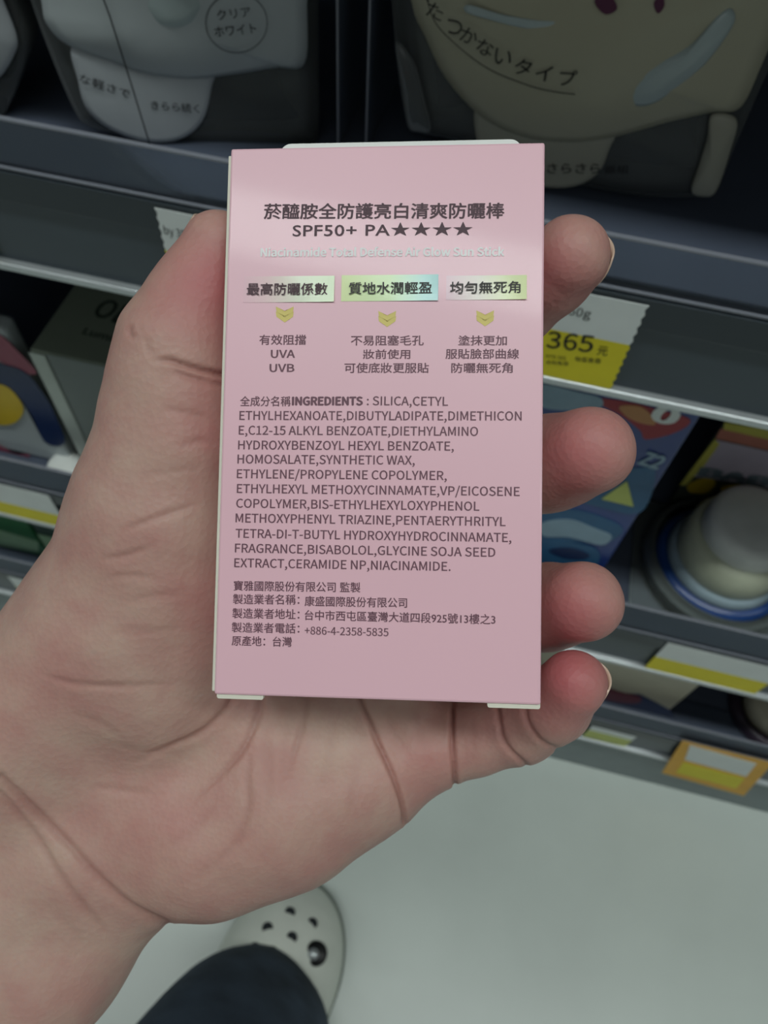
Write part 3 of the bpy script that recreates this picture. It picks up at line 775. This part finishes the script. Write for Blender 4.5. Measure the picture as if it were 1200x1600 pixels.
# ================================================================== PRICE TAGS
def price_tag(pts, split, label, texts, group=None, yel='yellow', y=DY - 0.0018, zig=True):
    """pts: x0, x1, z0, z1 ; split: height of the yellow band's top"""
    x0, x1, z0, z1 = pts
    t = thing('price_tag', label, 'price tag', ((x0 + x1) / 2, y, z0), group)
    fr = Frame((0, y, 0), (1, 0, 0), (0, 0, 1))
    def zz(a, b, side):
        out = []; n_ = max(2, int(abs(b - a) / 0.0022))
        for i in range(n_ + 1):
            out.append((side + ((0.0006 if i % 2 else -0.0002) if zig else 0), a + (b - a) * i / n_))
        return out
    def sheet(name, za, zb, m, z0_=0.0):
        o = zz(za, zb, x1) + zz(zb, za, x0)
        return patch(name, fr, o, m, t, z0=z0_, thick=0.0004, curved=False)
    sheet('paper', split, z1, M['paper']); sheet('price_band', z0, split, M[yel])
    for s, a, b, h, fit, off in texts:
        text_px('lettering', s, fr, a, b, h, M['ink'], t, z=0.0006, offset=off, fit=fit)
    return t
price_tag((-0.035, 0.0565, 0.5578, 0.6055), 0.5845, 'white and yellow price tag reading 365 on the upper rail', [
    ('160g', (876, 488), (922, 496), 13, 'cap', 0), ('365', (853, 541), (925, 549), 25, 'cap', 0.003), ('元', (932, 553), (948, 555), 14, 'box', 0.004),
    ('NTD 365', (853, 557), (884, 561), 5, 'cap', 0), ('每瓶售價', (898, 563), (938, 567), 8, 'box', 0.0), ('含稅售價', (853, 567), (888, 570), 6, 'box', 0)])
price_tag((-0.1465, -0.075, 0.5578, 0.6055), 0.5845, 'white and yellow price tag half hidden by the thumb', [
    ('by 35', (258, 364), (292, 372), 12, 'cap', 0), ('3', (270, 398), (282, 401), 10, 'cap', 0.008)])
price_tag((-0.31, -0.2375, 0.5550, 0.6055), 0.5700, 'price tag cut off at the left edge, on the upper rail', [])
price_tag((0.165, 0.245, 0.2868, 0.3330), 0.3085, 'pale tag with yellow lower half, middle rail at right', [])
price_tag((-0.42, -0.292, 0.2868, 0.3330), 0.3050, 'pale tag with yellow lower half, middle rail at far left', [])
M['orange'] = mat('orange paper', (226, 170, 50), 0.5)
M['green_y'] = mat('yellow green paper', (190, 200, 110), 0.5)
price_tag((0.168, 0.208, 0.1080, 0.1400), 0.1290, 'small yellow-green tag on the lowest rail beside the little finger', [], yel='green_y', zig=False)
# orange framed card on the lowest rail
fr = Frame((0, DY - 0.0040, 0), (1, 0, 0), (0, 0, 1))
tg = thing('promotion_card', 'orange-bordered promotional card on the lowest rail', 'price tag', fr.at(0.29, 0.07))
patch('card', fr, pxs(fr, [(1066, 1157), (1208, 1192), (1162, 1243), (1034, 1207)]), M['orange'], tg, thick=0.0005, curved=False)
patch('paper', fr, pxs(fr, [(1078, 1163), (1182, 1192), (1166, 1212), (1070, 1186)]), M['paper'], tg, z0=0.0006, thick=0.0003, curved=False)
patch('price_band', fr, pxs(fr, [(1068, 1190), (1164, 1215), (1150, 1231), (1056, 1206)]), M['yellow'], tg, z0=0.0006, thick=0.0003, curved=False)

# ================================================================== MIDDLE SHELF PRODUCTS
ZS2 = 0.3352
M['c_olive'] = mat('pearly grey green card', (132, 142, 126), 0.28, var=0.04, scale=20, coat=0.4)
M['c_silver'] = mat('silver card edge', (176, 184, 178), 0.3, 0.3)
M['ink_dkgreen'] = mat('dark green ink', (44, 56, 48), 0.5)
# grey-green cosmetic carton behind the thumb
y0 = 0.268; zt = on_y(45, 545, y0)[2]; xl = on_y(45, 545, y0)[0]
oc = thing('cosmetic_carton', 'grey-green carton with dark capital letters on top, behind the thumb', 'box', (xl + 0.06, y0 + 0.05, ZS2))
bm_obj('body', box_bm((xl, y0, ZS2), (xl + 0.115, y0 + 0.10, zt), 0.0015, seg=3), M['c_olive'], oc)
bm_obj('corner_strip', box_bm((xl - 0.0008, y0 - 0.0010, ZS2), (xl + 0.010, y0 - 0.0001, zt - 0.002), 0.0004), M['c_silver'], oc)['label'] = 'silvery strip down the left front edge'
ft = Frame((xl, y0, zt + 0.0001), (1, 0, 0), (0, 1, 0))
text_px('lettering', 'OLAY', ft, (142, 491), (238, 524), 27, M['ink_dkgreen'], oc, offset=0.006)
text_px('lettering', 'Luminous', ft, (128, 521), (220, 546), 9, M['ink_dkgreen'], oc, offset=0.01)
# tray lip of clear plastic in front of it: catches the ceiling tube
bm_obj('film_wrap', box_bm((xl + 0.012, y0 - 0.0022, ZS2), (xl + 0.114, y0 - 0.0012, zt + 0.0004), 0.0004), M['blister'], oc)

# blue and red carton
M['c_blue'] = mat('deep blue card', (28, 56, 128), 0.3, var=0.08, scale=25, coat=0.4)
M['c_teal'] = mat('sea blue print', (44, 92, 132), 0.35, var=0.1)
M['c_red'] = mat('crimson print', (150, 34, 48), 0.35)
M['c_gold'] = mat('gold print', (186, 130, 80), 0.35)
M['c_pale'] = mat('pale blue print', (138, 164, 182), 0.35, var=0.1)
M['c_navy'] = mat('navy print', (18, 40, 84), 0.35)
yb = 0.262; xr = 0.1065
bc = thing('cosmetic_carton', 'deep blue carton with red swoosh and wavy pale bands, right of the pink carton', 'box', (0.06, yb + 0.03, ZS2))
bm_obj('body', box_bm((0.005, yb, ZS2), (xr, yb + 0.06, 0.535), 0.0010), M['c_blue'], bc)
fb = Frame((0.0, yb, 0), (1, 0, 0), (0, 0, 1))
B = lambda nm, pts, m, z=0.0001, cv=True: patch(nm, fb, pxs(fb, pts), M[m], bc, z0=z, thick=0.0002, curved=cv, ymin=ZS2 + 0.0005)
B('print_swoosh', [(936, 622), (985, 628), (1030, 640), (1078, 655), (1058, 674), (1010, 686), (1000, 672), (972, 650), (940, 632)], 'c_red')
B('print_swoosh', [(968, 634), (1000, 634), (1018, 648), (1024, 662), (1002, 660), (980, 650)], 'c_gold', 0.0004)
B('print_patch', [(842, 600), (905, 612), (940, 622), (934, 638), (880, 640), (842, 632)], 'c_pale', 0.0003)
text_px('lettering', '0', fb, (1012, 652), (1052, 664), 24, M['paper'], bc, z=0.0008, offset=0.02)
text_px('lettering', 'Z2', fb, (996, 722), (1028, 732), 20, M['c_pale'], bc, z=0.0008, offset=0.02)
B('print_patch', [(990, 730), (1024, 738), (1000, 800), (930, 790), (880, 770), (900, 740)], 'c_teal', 0.0002)
B('print_triangle', [(980, 750), (990, 790), (940, 778)], 'green_y', 0.0007, False)
B('print_wave', [(840, 800), (900, 796), (960, 815), (972, 832), (940, 850), (900, 846), (850, 850)], 'c_teal', 0.0002)
B('print_wave', [(846, 816), (890, 810), (930, 824), (956, 836), (940, 850), (890, 838), (850, 836)], 'c_pale', 0.0006)
B('print_wave', [(846, 846), (890, 846), (934, 858), (930, 884), (890, 890), (846, 880)], 'c_teal', 0.0005)
B('print_wave', [(858, 858), (890, 854), (920, 864), (912, 872), (880, 870)], 'c_navy', 0.0008)
B('print_wave', [(840, 882), (880, 890), (920, 900), (910, 914), (840, 905)], 'c_pale', 0.0008)

# blister pack with printed backing card and a white-capped bottle
M['c_lilac'] = mat('lilac grey print', (196, 186, 200), 0.4, var=0.05)
M['c_yel'] = mat('lemon print', (206, 200, 96), 0.4, var=0.05)
M['c_coral'] = mat('coral print', (196, 128, 110), 0.4)
M['c_grey'] = mat('slate print', (112, 126, 134), 0.4)
M['c_amber'] = mat('amber print', (206, 176, 44), 0.4)
M['collar'] = mat('cream collar', (200, 206, 182), 0.35)
bp_ = thing('blister_pack', 'blister pack with yellow and lilac card over a white-capped bottle', 'package', (0.19, 0.30, ZS2))
yk = 0.356
fk = Frame((0, yk, 0), (1, 0, 0), (0, 0, 1)); fk.n = np.array([0., -1., 0.])
xk0 = float(on_y(1131, 661, yk)[0]); zk1 = float(on_y(1133, 655, yk)[2]) + 0.004
M['c_dark'] = mat('dark olive print', (66, 72, 62), 0.4, var=0.1)
bm_obj('backing_card', box_bm((xk0, yk, ZS2), (xk0 + 0.20, yk + 0.003, zk1), 0.0006), M['c_dark'], bp_)
K = lambda nm, pts, m, z=0.0002, cv=True: patch(nm, fk, pxs(fk, pts), M[m], bp_, z0=z, thick=0.0003, curved=cv)
K('print_band', [(1132, 659), (1420, 712), (1420, 738), (1130, 672)], 'c_yel', cv=False)
K('print_band', [(1126, 669), (1420, 736), (1420, 752), (1118, 684)], 'c_coral', 0.0004, cv=False)
K('print_band', [(1120, 686), (1420, 752), (1420, 810), (1182, 756), (1079, 742), (1097, 712)], 'c_lilac', 0.0007, cv=False)
K('print_band', [(1117, 684), (1124, 692), (1100, 726), (1072, 756), (1062, 756), (1086, 724)], 'c_yel', 0.0010, cv=False)
K('print_patch', [(1076, 756), (1104, 746), (1118, 754), (1104, 770), (1078, 768)], 'c_amber')
K('print_patch', [(1128, 758), (1158, 756), (1156, 772), (1130, 770)], 'c_amber', 0.0012)
K('print_patch', [(1176, 764), (1230, 772), (1228, 788), (1180, 778)], 'c_amber', 0.0012)
text_px('lettering', 'BABY', fk, (1088, 740), (1240, 764), 13, M['c_grey'], bp_, z=0.0014, offset=0.03)
cap_top = on_y(1186, 812, 0.308)
cxb, cyb, zq = float(cap_top[0]), 0.308, float(cap_top[2])
bm_obj('tray', box_bm((cxb - 0.060, 0.252, ZS2), (cxb + 0.070, yk - 0.001, ZS2 + 0.003), 0.001), M['blister'], bp_)
def bot(name, prof, m, par): return bm_obj(name, lathe_bm(prof, (cxb, cyb, 0), 56), M[m], par, True)
M['c_blue2'] = mat('royal blue label', (38, 72, 132), 0.3, coat=0.3)
M['c_frost'] = mat('pale label print', (156, 176, 186), 0.35)
z0_ = ZS2 + 0.0032
btl = bot('bottle', [(0.0001, z0_), (0.043, z0_), (0.046, z0_ + 0.002), (0.046, z0_ + 0.008), (0.042, z0_ + 0.011), (0.0001, z0_ + 0.011)], 'c_blue2', bp_)
bot('label_band', [(0.0001, z0_ + 0.0112), (0.039, z0_ + 0.0112), (0.040, z0_ + 0.013), (0.037, z0_ + 0.020), (0.0001, z0_ + 0.020)], 'c_frost', btl)
bot('collar', [(0.0001, z0_ + 0.0202), (0.0355, z0_ + 0.0202), (0.0365, z0_ + 0.022), (0.0355, zq - 0.024), (0.032, zq - 0.020), (0.0001, zq - 0.020)], 'collar', btl)
bot('cap', [(0.0001, zq - 0.0198), (0.0290, zq - 0.0198), (0.0300, zq - 0.018), (0.0300, zq - 0.006), (0.0285, zq - 0.002), (0.024, zq), (0.012, zq + 0.001), (0.0001, zq + 0.0012)], 'white', btl)
bot('blister_dome', [(0.0555, ZS2 + 0.0032), (0.0545, ZS2 + 0.010), (0.0515, ZS2 + 0.018), (0.0490, ZS2 + 0.018), (0.0525, ZS2 + 0.010), (0.0530, ZS2 + 0.0032), (0.0555, ZS2 + 0.0032)], 'blister', bp_)

# pack at far left of the middle shelf
lp = thing('blister_pack', 'white pack with navy band and yellow disc at the left edge', 'package', (-0.32, 0.30, ZS2))
yl = 0.270
fl_ = Frame((0, yl, 0), (1, 0, 0), (0, 0, 1))
LX = on_y(128, 720, yl)[0] - 0.004
bm_obj('body', box_bm((-0.42, yl, ZS2), (LX - 0.006, yl + 0.014, 0.474), 0.004, seg=3), M['p_white'], lp)
L_ = lambda nm, pts, m, z=0.0002, cv=True: patch(nm, fl_, pxs(fl_, pts), M[m], lp, z0=z, thick=0.0003, curved=cv, ymin=ZS2 + 0.0005)
M['c_rose'] = mat('dull rose print', (150, 70, 92), 0.4)
L_('print_band', [(-60, 500), (-4, 520), (28, 548), (58, 582), (30, 580), (0, 564), (-60, 540)], 'c_rose')
L_('print_band', [(-60, 550), (0, 566), (40, 580), (66, 610), (84, 640), (102, 690), (72, 690), (52, 650), (30, 620), (0, 596), (-60, 570)], 'c_navy', 0.0007)
L_('print_disc', [(-30, 600), (0, 598), (22, 610), (38, 636), (28, 656), (4, 662), (-30, 650)], 'c_amber', 0.0012)
L_('print_line', [(-20, 688), (0, 694), (24, 706), (46, 708), (44, 714), (20, 712), (0, 704), (-20, 700)], 'c_rose', 0.0012)
# white pump cap lying in front of it
cw = on_y(100, 724, 0.264); zc = float(cw[2])
jar = thing('cream_jar', 'small white-lidded jar at the left end of the middle shelf, beside the thumb', 'jar', (cw[0], 0.264, ZS2))
jc = (float(cw[0]), 0.264, 0.0)
bm_obj('body', lathe_bm([(0.0001, ZS2), (0.0105, ZS2), (0.012, ZS2 + 0.002), (0.012, zc - 0.014), (0.011, zc - 0.012), (0.0001, zc - 0.012)], jc, 40), M['c_grey'], jar, True)
bm_obj('lid', lathe_bm([(0.0001, zc - 0.0119), (0.0125, zc - 0.0119), (0.0135, zc - 0.010), (0.0135, zc - 0.003), (0.011, zc), (0.0001, zc + 0.0005)], jc, 40), M['white'], jar, True)

# ================================================================== LOWEST SHELF PRODUCTS
ZS3 = 0.1552
M['c_sand'] = mat('sand card', (190, 184, 164), 0.4, var=0.04)
M['c_plum'] = mat('dark plum print', (52, 42, 56), 0.35, coat=0.3)
M['c_wine'] = mat('wine print', (110, 44, 56), 0.4)
y3 = 0.262
sc = thing('cosmetic_carton', 'sand coloured carton with wine red band on the lowest shelf', 'box', (0.18, y3 + 0.02, ZS3))
bm_obj('body', box_bm((0.08, y3, ZS3), (0.226, y3 + 0.05, 0.262), 0.001), M['c_sand'], sc)
f4 = Frame((0, y3, 0), (1, 0, 0), (0, 0, 1))
patch('print_band', f4, pxs(f4, [(900, 1066), (950, 1082), (1000, 1084), (1046, 1108), (1040, 1132), (900, 1100)]), M['c_navy'], sc, z0=0.0001, thick=0.0002, curved=False, ymin=ZS3 + 0.0012)
patch('print_band', f4, pxs(f4, [(930, 1068), (968, 1080), (1000, 1088), (996, 1098), (962, 1096), (930, 1086)]), M['c_wine'], sc, z0=0.0004, thick=0.0002, ymin=ZS3 + 0.0012)
pp = thing('blister_pack', 'dark plum pack with a pale round tub on the lowest shelf', 'package', (0.30, y3 + 0.02, ZS3))
bm_obj('body', box_bm((0.231, y3 + 0.072, ZS3), (0.42, y3 + 0.10, 0.285), 0.001), M['c_plum'], pp)
ct = on_y(1150, 1140, 0.292)
tc_ = (float(ct[0]) + 0.004, 0.292, 0)
zt3 = float(ct[2]) + 0.002
bm_obj('tub', lathe_bm([(0.0001, ZS3 + 0.001), (0.024, ZS3 + 0.001), (0.030, ZS3 + 0.006), (0.033, ZS3 + 0.03), (0.030, max(zt3 - 0.006, 0.188)), (0.020, max(zt3, 0.194)), (0.0001, max(zt3, 0.194) + 0.001)], tc_, 48), M['c_sand'], pp, True)
bm_obj('tub_rim', lathe_bm([(0.031, ZS3), (0.040, ZS3), (0.0405, ZS3 + 0.003), (0.037, ZS3 + 0.010), (0.0325, ZS3 + 0.010), (0.031, ZS3)], tc_, 48), M['c_plum'], pp, True)
# green bottle and blue pack at the far left of the lowest shelf
M['c_green'] = mat('green plastic', (46, 110, 66), 0.3, coat=0.3)
M['c_mint'] = mat('pale green print', (150, 184, 150), 0.4)
M['c_dkgrn'] = mat('dark green card', (42, 66, 58), 0.35)
g_x = float(on_y(20, 830, 0.270)[0])
gb = thing('cosmetic_carton', 'green carton with pale lower band at the left edge, lowest shelf', 'box', (g_x, 0.29, ZS3))
bm_obj('body', box_bm((g_x - 0.12, 0.268, ZS3 + 0.001), (g_x + 0.026, 0.31, 0.285), 0.001), M['c_green'], gb)
f5 = Frame((0, 0.268, 0), (1, 0, 0), (0, 0, 1))
patch('print_band', f5, pxs(f5, [(-60, 820), (0, 828), (60, 846), (60, 862), (0, 852), (-60, 840)]), M['c_mint'], gb, z0=0.0001, thick=0.0002, curved=False, ymin=ZS3 + 0.0012)
patch('print_band', f5, pxs(f5, [(-60, 848), (0, 856), (60, 868), (56, 890), (0, 884), (-60, 872)]), M['c_navy'], gb, z0=0.0004, thick=0.0002, curved=False, ymin=ZS3 + 0.0012)
dg_ = thing('cosmetic_carton', 'dark green carton right of the green one, lowest shelf behind the hand', 'box', (g_x + 0.07, 0.29, ZS3))
bm_obj('body', box_bm((g_x + 0.030, 0.268, ZS3 + 0.001), (g_x + 0.10, 0.31, 0.255), 0.001), M['c_dkgrn'], dg_)
bm_obj('label_band', box_bm((g_x + 0.0305, 0.2672, ZS3 + 0.02), (g_x + 0.0995, 0.2678, ZS3 + 0.05)), M['c_mint'], dg_)
price_tag((-0.40, -0.325, 0.104, 0.150), 0.128, 'pale tag with yellow lower half, lowest rail at far left', [])

# ================================================================== CLOG AND TROUSER LEG
M['foam'] = mat('white foam clog', (226, 230, 220), 0.55, var=0.03, bump=0.1, bscale=200)
M['sole'] = mat('grey clog sole', (128, 136, 126), 0.6)
M['denim'] = mat('dark navy denim', (56, 68, 84), 0.85, var=0.4, scale=30, bump=0.6, bscale=900)
M['sock'] = mat('dark sock', (40, 44, 48), 0.9)
ang = math.radians(-12)                        # toe swings a little to the right
tx, ty = on_z(494, 1380, 0.02)[:2]
fx = np.array([math.cos(ang), math.sin(ang)]); fy = np.array([-math.sin(ang), math.cos(ang)])
def foot(x, y, z):                             # foot axes: y=0 at the toe, negative towards the heel
    return (tx + fx[0] * x + fy[0] * y, ty + fx[1] * x + fy[1] * y, z)
def half_w(s):                                 # half width along the foot, s = 0 toe .. 1 heel
    if s < 0.32: return 0.056 * math.sqrt(max(0, 1 - ((0.32 - s) / 0.32) ** 2.2))
    if s > 0.82: return 0.036 * math.sqrt(max(0, 1 - ((s - 0.82) / 0.18) ** 2.2))
    t = (s - 0.32) / 0.5; return 0.056 + (0.036 - 0.056) * (t * t * (3 - 2 * t))
LF = 0.26
clog = thing('clog', 'white foam clog with vent holes and a round black charm', 'shoe', foot(0, -0.12, 0))
def loft(name, rows, m, parent):
    bm = bmesh.new(); rs = [[bm.verts.new(p) for p in r] for r in rows]
    for a, b in zip(rs, rs[1:]):
        for i in range(len(a)): bm.faces.new((a[i], a[(i + 1) % len(a)], b[(i + 1) % len(b)], b[i]))
    bm.faces.new(rs[0]); bm.faces.new(rs[-1][::-1])
    return bm_obj(name, bm, m, parent, True)
def outline_ring(scale, z, inset=0.0):
    pts = []
    N = 40
    for i in range(N):                         # right side toe->heel then left side back
        s = (1 - math.cos(math.pi * i / N)) / 2
        w = max(0.0005, half_w(min(max(s, 0.002), 0.998)) * scale - inset)
        pts.append(foot(w + 0.004 * math.sin(math.pi * s), -LF * (0.5 + (s - 0.5) * scale), z))
    for i in range(N):
        s = (1 + math.cos(math.pi * i / N)) / 2
        w = max(0.0005, half_w(min(max(s, 0.002), 0.998)) * scale - inset)
        pts.append(foot(-w + 0.004 * math.sin(math.pi * s), -LF * (0.5 + (s - 0.5) * scale), z))
    return pts
loft('sole', [outline_ring(0.985, 0.0005), outline_ring(1.01, 0.006), outline_ring(1.01, 0.018), outline_ring(0.99, 0.021)], M['sole'], clog)
# upper: domed toe box reaching back to the instep
def top_h(x, s):
    w = half_w(max(s, 0.002)); q = min(1, abs(x) / w) if w > 0 else 1
    crown = 0.058 * (1 - math.exp(-s * 9)) + 0.026 + 0.02 * s
    return 0.021 + (crown - 0.021) * (1 - q ** 2.6) ** 0.6
rows = []
SEND = 0.60
NS, NX = 34, 28
bm = bmesh.new(); grid = []
for j in range(NS + 1):
    s = 0.002 + (SEND - 0.002) * (j / NS) ** 1.5; row = []
    for i in range(NX + 1):
        q = math.sin((i / NX - 0.5) * math.pi); x = q * half_w(s) * 0.985
        row.append(bm.verts.new(foot(x + 0.004 * math.sin(math.pi * s), -LF * s - 0.002, top_h(x, s))))
    grid.append(row)
for j in range(NS):
    for i in range(NX): bm.faces.new((grid[j][i], grid[j][i + 1], grid[j + 1][i + 1], grid[j + 1][i]))
bmesh.ops.recalc_face_normals(bm, faces=bm.faces[:])
bmesh.ops.solidify(bm, geom=bm.faces[:], thickness=0.003)
upper = bm_obj('upper', bm, M['foam'], clog, True)
def on_top(u, v):                              # march the sight line onto the upper
    r = ray(u, v)
    for t in np.linspace(0.6, 0.95, 1400):
        p_ = CAM + r * t
        d = p_[:2] - np.array([tx, ty]); x = d @ fx; y = d @ fy; s = -(y + 0.002) / LF
        if 0 < s < 1 and abs(x - 0.004) < half_w(s) and p_[2] <= top_h(x - 0.004 * math.sin(math.pi * s), s) + 0.0002: return p_
    return CAM + r * 0.85
for (u, v) in ((453, 1426), (488, 1443), (418, 1450), (456, 1465), (398, 1482), (425, 1488)):
    p_ = on_top(u, v)
    bm_obj('vent_hole', lathe_bm([(0.0001, -0.001), (0.0040, -0.001), (0.0046, 0.0), (0.0046, 0.0004), (0.0001, 0.0004)], p_, 20), M['sock'], upper, True)
p_ = on_top(494, 1490)
charm = bm_obj('charm', lathe_bm([(0.0001, -0.001), (0.0085, -0.001), (0.0095, 0.001), (0.0095, 0.003), (0.0085, 0.004), (0.0001, 0.0045)], p_, 32), M['black'], clog, True)
bm_obj('charm_inlay', lathe_bm([(0.0001, 0.0046), (0.0045, 0.0046), (0.0045, 0.0054), (0.0001, 0.0056)], p_ + np.array([-0.002, -0.001, 0]), 24), M['lip'], charm, True)
bm_obj('heel_strap', (lambda: (lambda b: b)(lathe_bm([(0.036, 0.0), (0.039, 0.0), (0.039, 0.014), (0.036, 0.014), (0.036, 0.0)], foot(0.002, -LF + 0.045, 0.045), 36)))(), M['foam'], clog, True)
# trouser leg over the instep, standing on the clog
hem = on_z(378, 1616, 0.105)
leg_pts = []
bm = bmesh.new(); rings = []
NL, NA = 26, 48
for j in range(NL + 1):
    t = j / NL; z = 0.086 + 0.46 * t
    cxx = hem[0] - 0.03 * t; cyy = hem[1] - 0.012 - 0.25 * t ** 1.3
    rr = 0.066 + 0.012 * t; ring = []
    for k in range(NA):
        a = 2 * math.pi * k / NA
        w = 1 + 0.035 * math.sin(3 * a + 9 * t) * (1 - 0.5 * t) + 0.02 * math.sin(5 * a - 14 * t)
        ring.append(bm.verts.new((cxx + rr * 1.0 * w * math.cos(a), cyy + rr * 1.12 * w * math.sin(a), z + 0.006 * math.sin(2 * a) * (1 - t))))
    rings.append(ring)
for a, b in zip(rings, rings[1:]):
    for k in range(NA): bm.faces.new((a[k], a[(k + 1) % NA], b[(k + 1) % NA], b[k]))
bmesh.ops.recalc_face_normals(bm, faces=bm.faces[:])
bmesh.ops.solidify(bm, geom=bm.faces[:], thickness=0.0015)
leg = bm_obj('trouser_leg', bm, M['denim'], None, True)
tag(leg, 'dark navy trouser leg falling over the white clog', 'trousers')
